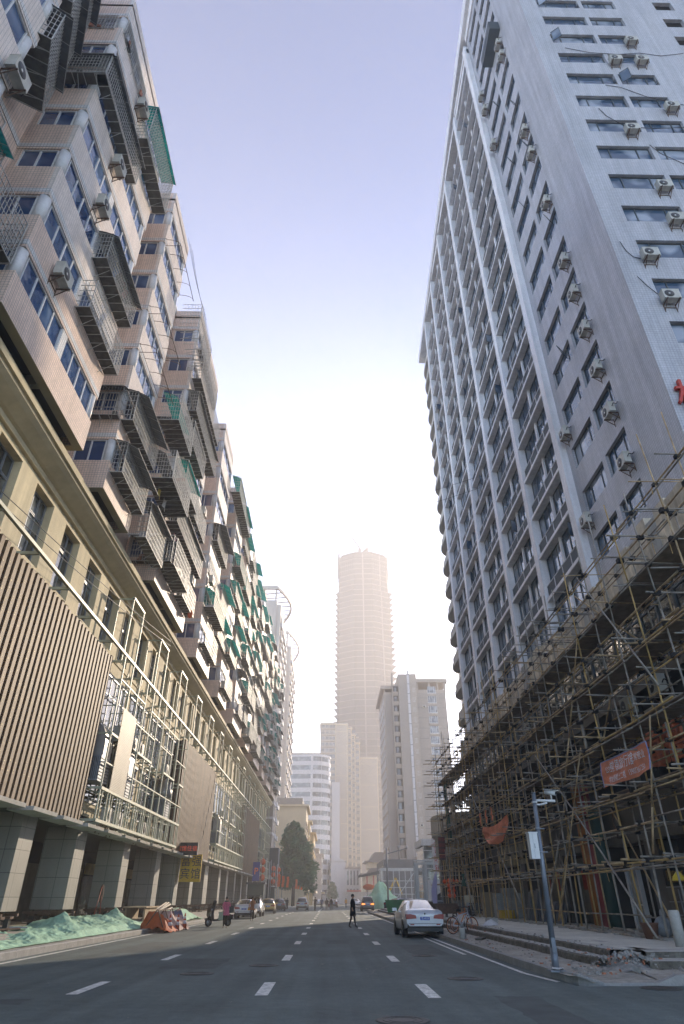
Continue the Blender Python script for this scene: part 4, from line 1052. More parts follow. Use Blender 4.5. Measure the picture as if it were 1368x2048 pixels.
# ---------------------------------------------------------------- far buildings
m_gl_f = glass('far_window_glass', (.05,.065,.075), .08, (.22,.24,.25), .1)
m_beige = M('beige_far_render', (.36,.31,.26), .85, var=[(.2,.07)], streak=.08)
m_beige2 = M('taupe_far_render', (.30,.265,.235), .85, var=[(.2,.06)], streak=.06)
m_cream = M('cream_far_render', (.56,.47,.33), .85, var=[(.2,.07)], streak=.08)
m_wht = M('white_far_render', (.55,.54,.55), .7, var=[(.2,.06)], streak=.08)
m_slate = M('slate_base', (.06,.07,.08), .6, var=[(.3,.2)])
# taupe apartment tower on the right of the street
AP = thing('apartment_tower', 'taupe residential tower with bay windows and a pale strip up its middle', 'apartment tower', (26,190,0))
AY = 190; b = MB()
b.box(16.7,19.0,AY+1.5,AY+24,10.5,55.3,0); b.box(19.0,19.25,AY-.6,AY+2,8.5,61.6,0); b.box(19.25,21.0,AY+2.2,AY+24,10.5,58.2,0)
b.box(21.0,26.6,AY,AY+22,10.5,61.2,0); b.box(24.55,26.6,AY-.25,AY,10.5,61.2,1); b.box(26.6,35.6,AY+.8,AY+24,10.5,55.6,0)
for z in range(12, 56, 3): b.box(26.6,35.62,AY+.77,AY+.8,z,z+.07,2)
b.build('wall', [m_beige2, m_beige, m_slate], AP, world=True)
b = MB(); b.box(26.4,36.3,AY+.3,AY+24.5,58.8,59.9,0)
for x in (26.8,30.4,33.0,35.3): b.box(x,x+.5,AY+.9,AY+1.4,55.6,58.8,0)
b.box(26.6,35.6,AY+.8,AY+1.2,55.6,56.6,0); b.box(15.6,19.0,AY+.8,AY+25,56.8,57.8,0); b.box(17.0,19,AY+1.6,AY+2,55.3,56.0,0); b.box(16.7,17.0,AY+1.5,AY+24,55.3,56.8,0)
b.build('roof_frame', m_beige, AP, world=True)
b = MB(); b.box(23.75,24.45,AY-.22,AY-.02,9.0,62.4,0)
for z in range(10,63,3): b.box(23.72,24.48,AY-.25,AY-.22,z,z+.14,1)
b.build('stair_glazing', [m_wht, m_gl_f], AP, world=True)
w1 = WT(.85, 1.2, 2); bt = MB(); bt.box(0,2.6,-.1,.6,-.75,0,2); bt.box(-.1,2.7,-.18,.6,-.2,0,0); bt.box(0,2.6,-.02,.3,0,2.0,1)
for x in (0,.55,2.0,2.52): bt.box(x,x+.09,-.08,.02,0,2.0,0)
bl = MB(); bl.box(0,1.75,0,.1,-1.1,0,2); bl.box(0,1.75,1.0,1.05,0,1.9,3); bl.box(.5,1.2,.95,1.0,0,1.7,1)
its = []; itb = []; itl = []
for k in range(16):
    z = 10.6+3.0*k; its.append((w1, TR(25.2,AY-.29,z))); itb.append((bt, TR(30.0,AY+.74,z)))
    itl.append((bl, TR(19.25,AY+.6,z+.3)))
place(AP, 'window', its, [m_whitefr, m_gl_f]); place(AP, 'bay_window', itb, [m_whitefr, m_gl_f, m_beige]); place(AP, 'balcony', itl, [m_whitefr, m_gl_f, m_beige, m_dark])
itb = []
for k in range(15):
    for j in range(4): itb.append((bt, Matrix.Translation((16.7,AY+7.5+5*j,11+3*k)) @ Matrix.Rotation(-RX,4,'Z')))
place(AP, 'side_bay_window', itb, [m_whitefr, m_gl_f, m_beige], 60)
b = MB(); b.box(14.6,38,AY-.9,AY+26,0,10.5,0); b.box(14.55,14.6,AY-.5,AY+20,3,9,1)
for y in range(3): b.box(14.5,14.56,AY+1+6*y,AY+5+6*y,3.4,8.6,1)
b.build('base', [m_slate, m_gl_f], AP, world=True)
b = MB(); b.box(22.9,25.6,AY-1.4,AY-.95,11.2,11.3); b.path([(22.9,AY-1.4,11.2),(22.9,AY-1.4,12.8)],.05,4); b.path([(25.6,AY-1.4,11.2),(25.6,AY-1.4,12.8)],.05,4); b.box(23.4,25,AY-1.4,AY-1,11.3,12.2)
o = b.build('work_cradle', m_whitefr); tag(o, 'small suspended work cradle on the pale strip of the taupe tower', 'work cradle')
acf = MB(); acf.box(-.5,.5,-.45,0,0,.75,0).lathe([(.28,-.47),(.28,-.455)], 12, (0,0,.37), 1, 'Y')
for x, z, l in ((28.7,51.0,'distant air conditioner beside the top bay windows of the taupe tower'),(25.6,18.4,'distant air conditioner low beside the small windows of the taupe tower')):
    o = acf.build('air_conditioner', [m_acw, m_acd]); o.location = (x, AY+.8 if x > 27 else AY-.25, z); tag(o, l, 'air conditioner', 'air conditioners on the taupe tower')
# pale towers with pergola arcs, left behind the pink block
m_pwt = M('warm_white_render', (.58,.52,.46), .75, var=[(.2,.08)], streak=.15)
def arc_tower(x1, y0, y1, h, lab):
    o = thing('pergola_tower', lab, 'apartment tower', (x1-6,y0,0), 0, 'pale towers with roof arcs')
    b = MB(); b.box(x1-14,x1-1,y0,y1,0,h-3,0)
    for k in range(4):
        a = y0+.4+(y1-y0-.8)*k/4; c = a+(y1-y0)/4-1.6; b.box(x1-1,x1,a,c,0,h-4,0)
    b.box(x1-9,x1-4,y0+.5,y1-4,h-3,h,0)
    b.build('wall', m_pwt, o, world=True)
    wi = []; bal = []
    fw = MB(); fw.merge(WT(2.2,1.8,2)); bb = MB(); bb.box(0,2.6,-.5,0,-.9,0,0); bb.box(0,2.6,-.05,.05,0,1.9,1); bb.box(1.25,1.35,-.12,0,0,1.9,0); bb.box(0,2.6,-.5,-.45,.9,.96,0)
    for f in range(int(h/3.1)-2):
        z = 4+3.1*f
        wi.append((WT(1.6,1.5,2), TR(x1-4.2,y0-.06,z)));  bal.append((bb, TR(x1-9,y0,z)))
        for k in range(4):
            a = y0+.4+(y1-y0-.8)*k/4+.8
            bal.append((bb, Matrix.Translation((x1,a,z)) @ Matrix.Rotation(RX,4,'Z')))
    place(o, 'window', wi, [m_whitefr, m_gl_f]); place(o, 'balcony', bal, [m_wht, m_gl_f], 60)
    b = MB(); n = 16
    pts = [(x1-1+2.6*math.sin(PI*t/n), y0+(y1-y0)*t/n, h+.2) for t in range(n+1)]
    for p, q in zip(pts[:-1], pts[1:]): b.bar(p, q, .4, .6)
    b.bar((x1-10,y0,h+.2),(x1-1,y0,h+.2),.5,.9)
    for t in range(2,n,2): b.bar(pts[t],(x1-4,pts[t][1],h-.2),.2,.25)
    for t in (0,n): b.bar((pts[t][0]-.3,pts[t][1]+(.3 if t == 0 else -.3),h-4),(pts[t][0]-.3,pts[t][1]+(.3 if t == 0 else -.3),h),.4)
    b.build('pergola', m_pwt, o, world=True)
    return o
arc_tower(-12,136,158,65,'nearer pale apartment tower with a curved roof pergola above the pink block')
arc_tower(-12.2,181,209,71,'farther pale apartment tower with a curved roof pergola beyond the first arc')
o = thing('annex', 'narrow grey building with horizontal strips between the pink block and the tree', 'building', (-13,131,0))
b = MB(); b.box(-22,-10.8,130.5,135.5,0,19,0)
for k in range(6): b.box(-21,-10.7,130.4,135.6,4+2.6*k,4.4+2.6*k,1)
b.box(-12,-9.3,129.6,133,5.2,9.5,2); b.build('wall', [m_beige2, m_wht, m_slate], o, world=True)
m_bw_ = M('brown_shopfront', (.16,.08,.05), .7, var=[(2,.3)])
b = MB(); b.box(-11.2,-10.7,129.7,135,0,4.5,0); b.box(-10.7,-9.6,129.6,135,3.6,4.3,1); b.build('shopfront', [m_dark, m_bw_], o, world=True)
# cream and yellow street buildings
def street_house(name, lab, x1, y0, y1, h, mat, brown, x0=-34, fl=3.2):
    o = thing(name, lab, 'building', (x1-5,y0,0))
    b = MB(); b.box(x0,x1,y0,y1,0,h,0); b.box(x0,x1+.7,y0-.5,y1+.5,h-.5,h,1); b.box(x0,x1-1,y0+.4,y1-.4,h,h+1.6,2)
    for f in range(1,int(h/fl)): b.box(x1,x1+.18,y0,y1,fl*f,fl*f+.3,1)
    b.build('wall', [mat, m_cream if brown else mat, m_beige2], o, world=True)
    it = []; n = max(2,int((y1-y0)/3.6))
    t = MB(); t.box(0,2.0,-.1,.05,-.1,0,0); t.box(0,2.0,-.03,.05,0,1.7,1); t.box(.95,1.05,-.06,0,0,1.7,0)
    for f in range(1,int(h/fl)):
        for k in range(n): it.append((t, Matrix.Translation((x1,y0+.8+(y1-y0-1)*k/n,fl*f+.95)) @ Matrix.Rotation(RX,4,'Z')))
    place(o, 'window', it, [m_bw_ if brown else m_wht, m_gl_f], 60)
    b = MB(); b.box(x1,x1+.1,y0+.5,y1-.5,0,2.9,0); b.box(x1,x1+1.0,y0,y1,3.0,3.5,1)
    b.build('shopfront', [m_dark, m_cream], o, world=True); return o
street_house('cream_building', 'cream street building with brown window bands just behind the tree', -6.0, 176, 194, 22.3, m_cream, True)
street_house('cream_building', 'pale yellow six storey building stepping out behind the cream one', -5.6, 196, 204, 20.5, M('pale_yellow_render', (.60,.48,.28), .85), False)
street_house('cream_building', 'long low yellow building with a jutting cornice left of the far road', -4.6, 206, 232, 18.3, M('yellow_render', (.58,.42,.20), .85, streak=.1), False)
street_house('white_annex', 'narrow white building at the far left end of the road', -2.4, 238, 262, 14.5, m_wht, False, -20)
# curved white office
CW = thing('curved_office', 'white office building with a rounded corner and ribbon windows', 'office building', (-6,290,0))
b = MB(); gl = MB(); CY = 290
def cplan(r): return [(-24,CY+2.2-.0)]+[(-7.6,CY+(0 if r == 8 else .25))]+[(-7.6+r*math.sin(R(t)), CY+8-r*math.cos(R(t))) for t in range(0,91,9)]+[(-7.6+r,CY+34),(-24,CY+34)]
fl = 3.62
for k in range(15):
    z = 1+fl*k
    b.prism(cplan(8), 'Z', z, z+1.75, 0)
    MB().prism(cplan(7.75), 'Z', z+1.75, z+fl, 1).build('ribbon_window', [m_wht, m_gl_f], CW, world=True)
b.prism(cplan(8.1), 'Z', 1+fl*15, 1+fl*15+.9, 0)
for k in range(15):
    z = 1+fl*k+1.75; 
    for t in range(0,91,30):
        x, y = -7.6+7.95*math.sin(R(t)), CY+8-7.95*math.cos(R(t)); b.box(x-.12,x+.12,y-.12,y+.12,z,z+1.87,0)
b.box(-8.4,-7.4,CY-.3,CY+2,0,55.5,0); b.box(-24,-17,CY+1.8,CY+20,0,54,2); b.box(-22,-4,CY+12,CY+30,55,59,2); b.box(1.0,4.5,CY+9,CY+34,0,46,0)
for x in range(5): b.box(-13+1.4*x,-12.8+1.4*x,CY+12,CY+12.2,59,60.8,0)
b.build('wall', [m_wht, m_gl_f, m_beige], CW, world=True)
# beige tower cluster
BT = thing('beige_tower', 'tall beige residential tower with stepped shoulders fading in warm haze', 'apartment tower', (4,340,0))
b = MB()
for x0, x1, y0, h in ((-5.2,3.2,341,82),(3.2,9.2,340,81.5),(9.2,11.6,346,81),(11.6,13.8,354,79),(13.8,16.6,362,76.5),(16.6,27,370,70)):
    b.box(x0,x1,y0,y0+22,0,h,0); b.box(x0-.4,x1+.4,y0-.4,y0+22,h-1.2,h-.6,1); b.box(x1-.5,x1+.05,y0-.2,y0,0,h,1)
    for k in range(0,int(h),11): b.box(x0,x1,y0-.06,y0,k,k+.25,1)
b.build('wall', [m_beige, m_cream], BT, world=True)
it = []; t = MB(); t.box(0,1.6,-.02,.1,0,1.6,1); t.box(-.1,1.7,-.35,.1,-.9,0,0)
for f in range(26):
    for x in (-4.6,-2.4,-.4,1.3): it.append((t, TR(x,341,3+3.05*f)))
place(BT, 'window', it, [m_beige, m_gl_f], 100)
it = []
for f in range(26):
    for x, y, h in ((9.8,346,81),(12.2,354,79),(14.5,362,76)): it.append((t, TR(x,y,3+3.05*f)))
place(BT, 'shoulder_window', it, [m_beige, m_gl_f], 60)
# tower under construction
m_conc_t = M('raw_concrete_tower', (.06,.048,.044), .9, var=[(.05,.12)]); m_slab = M('raw_slab_edge', (.22,.19,.175), .9)
CT = thing('unfinished_tower', 'very tall unfinished concrete tower with bare slab edges fading into haze', 'tower', (24,420,0))
b = MB(); TYc = 420
def tplan(s, g_):
    cx = 24.6; P = [(-20.5,14),(-19,6),(-8,-1),(6.5,-2),(19.5,5),(20.8,14),(16,38),(-16,38)]
    return [(cx+(x*s)+math.copysign(g_,x), TYc+6+(y*s)-(g_ if y < 10 else 0)) for x, y in P]
fh = 4.35; nf = 53
for k in range(nf):
    z = fh*k; s_ = 1.05-.08*k/nf if k < 46 else .945
    b.prism(tplan(s_-.03, 0), 'Z', z, z+fh, 0); b.prism(tplan(s_, .25), 'Z', z+fh-.55, z+fh-.1, 1)
    if k > 6 and k < 46:
        for (x, y) in (tplan(s_, 0)[1], tplan(s_, 0)[4]):
            sg_ = -1 if x < 24 else 1
            b.add([(x,y-2,z+fh-.5),(x,y+6,z+fh-.5),(x+sg_*3.4,y+1,z+fh-.4),(x,y-2,z+fh-3.0),(x,y+6,z+fh-3.0)], [(0,1,2),(0,2,3),(1,4,2),(3,2,4),(0,3,4,1)], 0)
    for (x, y), (x2, y2) in ((tplan(s_, .3)[2], tplan(s_, .3)[3]),(tplan(s_, .3)[3], tplan(s_, .3)[4])):
        for t in (.5,): xx, yy = x+(x2-x)*t, y+(y2-y)*t; b.box(xx-.45,xx+.45,yy-.25,yy+.2,z,z+fh-.5,1)
b.build('wall', [m_conc_t, m_slab], CT, world=True)
b = MB(); z0 = fh*nf; P = tplan(.95, .4)
for k in range(7):
    z = z0-14+3.4*k
    for a, c in zip(P, P[1:]+P[:1]): b.bar((*a,z),(*c,z),.3,.3)
for a, c in zip(P, P[1:]+P[:1]):
    n = 7
    for t in range(n):
        x, y = a[0]+(c[0]-a[0])*t/n, a[1]+(c[1]-a[1])*t/n; b.bar((x,y,z0-16),(x,y,z0+3+rng.uniform(-1,3)),.3,.3)
        x2, y2 = a[0]+(c[0]-a[0])*(t+1)/n, a[1]+(c[1]-a[1])*(t+1)/n; b.bar((x,y,z0-12),(x2,y2,z0+4),.22,.22)
b.prism(tplan(.88,0),'Z',z0-.5,z0+1.5)
b.build('crown_scaffold', m_conc_t, CT, world=True)
def crane(lab, x, y, z, tip):
    o = thing('tower_crane', lab, 'crane', (x,y,z), 0, 'cranes on the unfinished tower')
    MB().bar((x,y,z-4),(x,y,z+7),1.8).build('mast', m_conc_t, o, world=True)
    b = MB(); A = Vector((x,y,z+6)); T = Vector(tip); S = Vector((0,0,1.0))
    b.bar(A,T,.42); b.bar(A+S*2.2,T+S*.6,.34)
    for k in range(12): b.bar(A+(T-A)*(k/12), A+S*2.2+(T-A)*((k+.6)/12), .2)
    b.bar(A,A-(T-A)*.18+S,1.2); b.build('jib', m_conc_t, o, world=True)
crane('long raised crane jib on the unfinished tower, reaching to the right', 28, 432, z0+2, (47,424,z0+26))
crane('short crane jib on the unfinished tower, leaning to the left', 22, 432, z0+2, (15.5,424,z0+14))
# centre distance: grey house, temple roof, gate with lanterns
GH = thing('grey_house', 'low grey building with tall windows closing the road in the haze', 'building', (6,275,0))
b = MB(); b.box(.9,6.5,276,300,0,14,0); b.prism([(.6,14),(6.9,14),(3,15.3)],'Y',275.6,300,0); b.box(6.5,12,275,300,0,11.5,0); b.box(6.3,12.4,274.6,300,11.5,12.1,2)
b.build('wall', [m_wht, m_gl_f, m_beige2], GH, world=True)
for k in range(4):
    MB().box(7.0+1.25*k,7.7+1.25*k,274.9,275.1,6,10.8,1).build('window', [m_wht, m_gl_f], GH, world=True); MB().box(6.9+1.25*k,7.6+1.25*k,274.9,275.1,3.2,4.8,1).build('window', [m_wht, m_gl_f], GH, world=True)
b = MB(); b.box(7,12,272.5,273,3.8,4.4); 
for x in (6.9,9.4,12): b.box(x,x+.3,272.5,273,0,4.4)
b.build('red_gate', m_red, GH, world=True)
for k in range(4):
    o = MB().ball((0,0,0),.5,.5,.42,10,6).tube((0,0,.4),(0,0,.75),.05,6).build('lantern', m_lan); o.location = (7.7+1.15*k,272.3,3.2); tag(o, 'far red lantern hanging on the red gate, %s from the left' % ORD[k], 'lantern', 'lanterns on the far red gate')
TP = thing('temple_hall', 'hazy temple style hall with a dark curved tiled roof behind the van', 'temple hall', (18,262,0))
b = MB(); b.box(13.2,25,262,280,0,9.0,0); b.box(14.5,25,263,278,11.2,13,0)
def eave(x0,x1,y0,z,h,ov):
    n = 8; pr = [(x0-ov,z+.7)]+[(x0-ov+(ov+2.5)*t/n, z+.7-.7*math.sin(PI*t/n*.5)+h*(t/n)**2) for t in range(1,n+1)]
    pr += [(x1-2.5+(ov+2.5)*t/n, z+h-h*(1-(1-t/n)**2)) for t in range(0,n+1)]
    b.prism(pr+[(x1+ov,z-.2),(x0-ov,z+.3)], 'Y', y0-ov, y0+18, 1)
eave(13.2,25,262,8.8,2.4,1.6); eave(14.5,25,263,12.9,3.4,1.2)
for k in range(4): b.box(13.8+2.4*k,14.2+2.4*k,261.6,262,0,8.8,2)
b.build('hall', [m_cream, M('temple_roof', (.09,.085,.085), .8), m_red], TP, world=True)
# ---------------------------------------------------------------- trees
def tree_mesh(seed, H, Rm, n, dens=1.0):
    rt_ = random.Random(seed); t = MB(); c = MB()
    t.tube((0,0,0),(0.05,0,H*.35),.22,8,0,.15); t.tube((.05,0,H*.35),(0,0,H*.92),.15,7,0,.03)
    clumps = []
    nb = 34
    for k in range(nb):
        z = H*(.24+.72*(k+.5)/nb); a = k*2.399+rt_.uniform(-.4,.4); pr = (z-H*.2)/(H*.8)
        rad = Rm*(.55+1.8*pr if pr < .25 else 1.0-.93*((pr-.25)/.75)**.9)*rt_.uniform(.78,1.1)
        p = Vector((math.cos(a)*rad*.75, math.sin(a)*rad*.75, z+.05*H)); t.tube((0,0,z-.4),p,.05,5,0,.015)
        for q in range(4):
            f = rt_.uniform(.25,1.05); clumps.append((Vector((math.cos(a)*rad*f+rt_.uniform(-.5,.5), math.sin(a)*rad*f+rt_.uniform(-.5,.5), z+rt_.uniform(-.03,.06)*H)), rt_.uniform(.55,1.0)*Rm*.24))
    clumps.append((Vector((0,0,H*.98)), Rm*.10))
    per = n//len(clumps)
    for cc, r_ in clumps:
        mi = 0 if rt_.random() < .5 else (1 if rt_.random() < .75 else 2)
        for k in range(per):
            d = Vector((rt_.gauss(0,1),rt_.gauss(0,1),rt_.gauss(0,1))).normalized()*r_*rt_.random()**.4; p = cc+d
            u = Vector((rt_.gauss(0,1),rt_.gauss(0,1),rt_.gauss(0,.6))).normalized(); v = u.orthogonal().normalized(); s_ = rt_.uniform(.16,.34)
            c.add([p-u*s_, p+v*s_*.55, p+u*s_, p-v*s_*.55], [(0,1,2,3)], mi)
    return t, c
m_leaf = [M('leaf_dark', (.030,.10,.052), .65, var=[(.8,.25)], transl=.22, obj=True), M('leaf_mid', (.045,.14,.062), .6, var=[(.8,.25)], transl=.25, obj=True), M('leaf_light', (.075,.15,.06), .6, transl=.3, obj=True)]
m_bark = M('bark', (.05,.04,.032), .95, bump=(20,.6,.03))
TREES = [(-7.9,158,15.9,5.9,1,30000,'tall dense dark green tree, nearest of the row by the far left kerb'),(-8.1,170,15.5,5.8,2,9000,'dark green tree second in the row by the far left kerb'),(-7.7,181,14,5.2,3,7000,'dark green tree last in the row by the far left kerb, partly sunlit')]
for x, y, H, Rm, sd_, n, l in TREES:
    o = thing('street_tree', l, 'tree', (x,y,.1), 0, 'trees along the far left kerb'); t, c = tree_mesh(sd_, H, Rm, n)
    t.build('trunk', m_bark, o); c.build('crown', m_leaf, o)
o = thing('street_tree', 'small rounded tree far off before the grey building', 'tree', (1.4,262,.0)); t, c = tree_mesh(9, 6.6, 2.7, 2200); t.build('trunk', m_bark, o); c.build('crown', m_leaf, o)
# ---------------------------------------------------------------- vehicles
m_tyre = m_rubber; m_rim = M('alloy_rim', (.35,.36,.37), .35, .8); m_cgl = M('car_glass', (.015,.02,.024), .05, spec=.8)
m_tail = M('tail_lamp', (.28,.02,.012), .25, coat=.6); m_plate = M('blue_plate', (.02,.07,.38), .4); m_pl_w = M('plate_characters', (.6,.62,.65), .5)
m_brk = M('lit_brake_lamp', (.5,.10,.02), .3, emit=((1,.22,.04),.8)); m_head = M('head_lamp', (.5,.5,.5), .15, spec=.8)
def paint(name, col, metal=.5): return M(name, col, .32, metal, coat=.7, var=[(40,.05)], obj=True)
ST = {
 'sedan': dict(L=4.9, st=[(-2.45,.46,.80,.86,0),(-2.40,.30,.98,1.03,0),(-1.78,.24,1.03,1.09,0),(-1.72,.24,1.03,1.10,2),(-1.0,.22,1.01,1.42,1),(-.2,.2,.99,1.47,1),(.5,.2,.97,1.43,2),(1.3,.2,.95,1.02,0),(2.1,.22,.84,.88,0),(2.40,.3,.66,.70,0),(2.46,.42,.58,.60,0)], wy=(-1.45,1.5), r=.335),
 'hatch': dict(L=4.2, st=[(-2.1,.46,.78,.86,0),(-2.06,.30,1.0,1.05,2),(-1.75,.24,1.04,1.44,1),(-1.0,.22,1.02,1.54,1),(-.1,.2,1.0,1.56,1),(.45,.2,.98,1.48,2),(1.2,.2,.96,1.03,0),(1.8,.24,.86,.9,0),(2.06,.32,.66,.7,0),(2.1,.44,.58,.6,0)], wy=(-1.25,1.3), r=.32),
 'suv': dict(L=4.6, st=[(-2.3,.5,.86,.94,0),(-2.26,.36,1.05,1.10,2),(-2.02,.3,1.1,1.60,1),(-1.2,.28,1.08,1.70,1),(-.1,.27,1.06,1.72,1),(.5,.27,1.04,1.62,2),(1.2,.27,1.02,1.10,0),(1.95,.3,.96,1.0,0),(2.25,.38,.78,.82,0),(2.3,.5,.66,.68,0)], wy=(-1.35,1.4), r=.36),
 'van': dict(L=4.7, st=[(-2.35,.46,.88,.95,0),(-2.32,.32,1.05,1.12,2),(-2.12,.26,1.10,1.72,1),(-1.2,.24,1.08,1.82,1),(.2,.24,1.05,1.82,1),(.9,.24,1.02,1.68,2),(1.6,.24,.98,1.06,0),(2.1,.26,.86,.9,0),(2.32,.34,.66,.7,0),(2.36,.46,.58,.6,0)], wy=(-1.4,1.5), r=.33)}
def car(kind, lab, pmat, loc, rz=0, W=1.82, plate='湘J·6B250', brake=False, badge=False, group='cars along the street', sub=2):
    d = ST[kind]; o = thing('car', lab, 'car', loc, rz, group); b = MB(); n = 0; rows = []
    for (y, zb, zs, zr, fl_) in d['st']:
        t = abs(y)/(d['L']/2); w_ = W/2*(1-.10*max(0,t-.6)/.4*1.0); cab = zr-zs > .15; wr = W/2*(.66 if cab else .80)
        half = [(0,zb),(w_*.86,zb),(w_*.97,zb+.10),(w_,zb+(zs-zb)*.55),(w_*.965,zs),(wr,zr-.03*cab),(wr*.55,zr+.01),(0,zr+.022)]
        ring = [(x,y,z) for x, z in half]+[(-x,y,z) for x, z in half[-2:0:-1]]; rows.append(ring)
    k = len(rows[0]); vs = [p for r_ in rows for p in r_]
    for i in range(len(rows)-1):
        f0, f1 = d['st'][i][4], d['st'][i+1][4]
        rear_w = (f0 == 2 and i < 5); front_w = (f0 == 2 and i >= 5)
        cabin = f0 in (1,2) and f1 in (1,2)
        for j in range(k):
            m = 0
            if j in (4,k-5) and ((f0 == 1 and f1 == 1) or (f0 == 1 and f1 == 2)): m = 1
            if (rear_w or front_w) and j in (5,6,k-6,k-7): m = 1
            if (rear_w or front_w) and j in (4,k-5): m = 0
            if j in (0,k-1,1,k-2): m = 2
            b.add([rows[i][j],rows[i][(j+1)%k],rows[i+1][(j+1)%k],rows[i+1][j]], [(3,2,1,0)], m, True)
    b.add(rows[0], [tuple(range(k))], 0); b.add(rows[-1], [tuple(range(k-1,-1,-1))], 0)
    bo = b.build('body', [pmat, m_cgl, m_black], o)
    me = bo.data; bm = bmesh.new(); bm.from_mesh(me); bmesh.ops.remove_doubles(bm, verts=bm.verts, dist=1e-4); bm.to_mesh(me); bm.free()
    L2 = d['L']/2; zs1 = d['st'][1][2]
    for sx in (-1,1):
        for y in d['wy']:
            wth = MB().lathe([(d['r']*.72,-.1),(d['r']*.97,-.1),(d['r'],-.07),(d['r'],.07),(d['r']*.97,.1),(d['r']*.72,.1)], 22, (0,0,0), 0, 'X')
            wo = wth.build('wheel', m_tyre, o); wo.location = (sx*(W/2-.115),y,d['r'])
            rm = MB().lathe([(d['r']*.70,-.09),(d['r']*.66,.085),(d['r']*.6,.075)], 18, (0,0,0), 0, 'X'); 
            for s_ in range(5): rm.bar((sx*.1,0,0),(sx*.1,d['r']*.66*math.cos(s_*1.2566),d['r']*.66*math.sin(s_*1.2566)),.05,.03)
            rm.build('rim', m_rim, wo)
            MB().lathe([(d['r']*1.13,-.02),(d['r']*1.13,.012)], 22, (sx*(W/2-.012),y,d['r']), 0, 'X').build('wheel_arch', m_black, o)
        tz = zs1-.16; t = MB()
        t.prism([(sx*W*.21,tz-.07),(sx*W*.455,tz-.10),(sx*W*.47,tz+.09),(sx*W*.36,tz+.10),(sx*W*.22,tz+.05)], 'Y', -L2-.02, -L2+.2, 0)
        t.build('tail_light', m_brk if brake else m_tail, o)
        MB().prism([(sx*W*.25,.58),(sx*W*.455,.62),(sx*W*.46,.78),(sx*W*.3,.72)], 'Y', L2-.22, L2+.02, 0).build('headlight', m_head, o)
        mi = MB(); mi.box(sx*(W/2-.02) if sx > 0 else -W/2-.2, W/2+.2 if sx > 0 else -(W/2-.02), .62,.74,1.0,1.13,0); mi.build('wing_mirror', pmat, o)
        MB().lathe([(.035,-.0),(.035,.16)], 8, (sx*W*.3,-L2+.0,.27), 0, 'Y').build('exhaust', m_chrome, o)
    MB().box(-W*.43,W*.43,-L2-.015,-L2+.2,.26,.40,0).box(-W*.40,W*.40,-L2-.02,-L2+.02,.55,.565,0).build('rear_bumper', m_black, o)
    for sx in (-1,1): MB().box(sx*W*.32-.09,sx*W*.32+.09,-L2-.025,-L2+.05,.5,.54,0).build('reflector', m_tail, o)
    pz = zs1-.30
    p = MB(); p.box(-.22,.22,-L2-.03,-L2+.05,pz,pz+.14,0); p.box(-.235,.235,-L2-.022,-L2+.05,pz-.015,pz+.155,1); po = p.build('number_plate', [m_plate, m_chrome], o)
    if plate: moved(text_mb(plate, .105, .004, xs=.85), Matrix.Translation((0,-L2-.033,pz+.068))).build('plate_lettering', m_pl_w, po)
    MB().box(-W*.24,W*.24,-L2-.012,-L2+.05,pz+.19,pz+.21,0).build('trim_strip', m_chrome, o)
    if badge:
        MB().lathe([(.045,-.01),(.045,.0)], 18, (0,-L2-.03+.03,zs1-.05), 0, 'Y').lathe([(.034,-.016),(.034,-.01)], 18, (0,-L2,zs1-.05), 1, 'Y').build('badge', [m_chrome, m_black], o)
        MB().prism([(-.03,1.46),(.03,1.46),(.0,1.55)],'X',-.02,.02).build('roof_fin', pmat, o) if False else MB().add([(-.02,-.75,1.44),(.02,-.75,1.44),(0,-.95,1.54),(0,-.6,1.46)],[(0,1,2),(1,3,2),(3,0,2)]).build('roof_fin', pmat, o)
    return o
car('sedan','white sedan parked at the right kerb with dark red tail lamps',paint('white_car_paint',(.52,.53,.57),.15),(4.33,35.9,0),R(1.5),1.86,badge=True)
car('sedan','white sedan parked at the left kerb beside the woman in brown',paint('white_car_paint_two',(.56,.57,.60),.1),(-7.62,67.9,0),R(2),1.80,plate='湘J·K81')
suv = car('suv','silver off road car parked facing the camera behind the white sedan',paint('silver_car_paint',(.42,.43,.45),.4),(-7.7,75.6,0),R(180),1.9,plate=None)
MB().box(-.72,.72,-.6,1.6,1.76,1.80,0).build('roof_rack', m_black, suv); MB().box(-.5,.5,2.27,2.33,.62,.86,0).build('grille', m_black, suv)
car('hatch','gold hatchback parked at the left kerb behind the silver car',paint('gold_car_paint',(.40,.27,.09),.5),(-7.3,89.2,0),R(2),1.74,plate='湘J·09')
car('hatch','dark sedan backed hatchback parked ahead of the gold one',paint('dark_car_paint',(.045,.047,.05),.4),(-7.4,110.8,0),R(2),1.76,plate=None)
car('suv','silver beige SUV driving away in the left lane by the walkers',paint('beige_car_paint',(.36,.35,.33),.4),(-4.3,120.4,0),0,1.86,plate='湘J·7')
car('sedan','black sedan driving away in the middle of the far road',paint('black_car_paint',(.02,.021,.023),.3),(1.0,154.6,0),0,1.86,plate='湘J·5')
car('van','grey van with glowing brake lamps driving away on the right',paint('grey_van_paint',(.12,.125,.13),.3),(5.6,106,0),0,1.85,plate='湘J·3',brake=True)
car('sedan','white car far off behind the walking couple',paint('white_car_paint_three',(.5,.48,.46),.1),(-2.6,190,0),0,1.8,plate=None)
car('hatch','white car far off between the yellow coat and the van',paint('white_car_paint_four',(.5,.49,.48),.1),(6.8,182,0),R(190),1.75,plate=None)
car('sedan','dark blue sedan parked nose right behind the green dumpster',paint('navy_car_paint',(.03,.04,.075),.3),(9.9,99,.15),R(-52),1.85,plate=None)
car('sedan','pale silver sedan parked sideways before the white steel frames',paint('pale_silver_paint',(.40,.43,.50),.3),(13.6,124,.15),R(-80),1.85,plate=None)
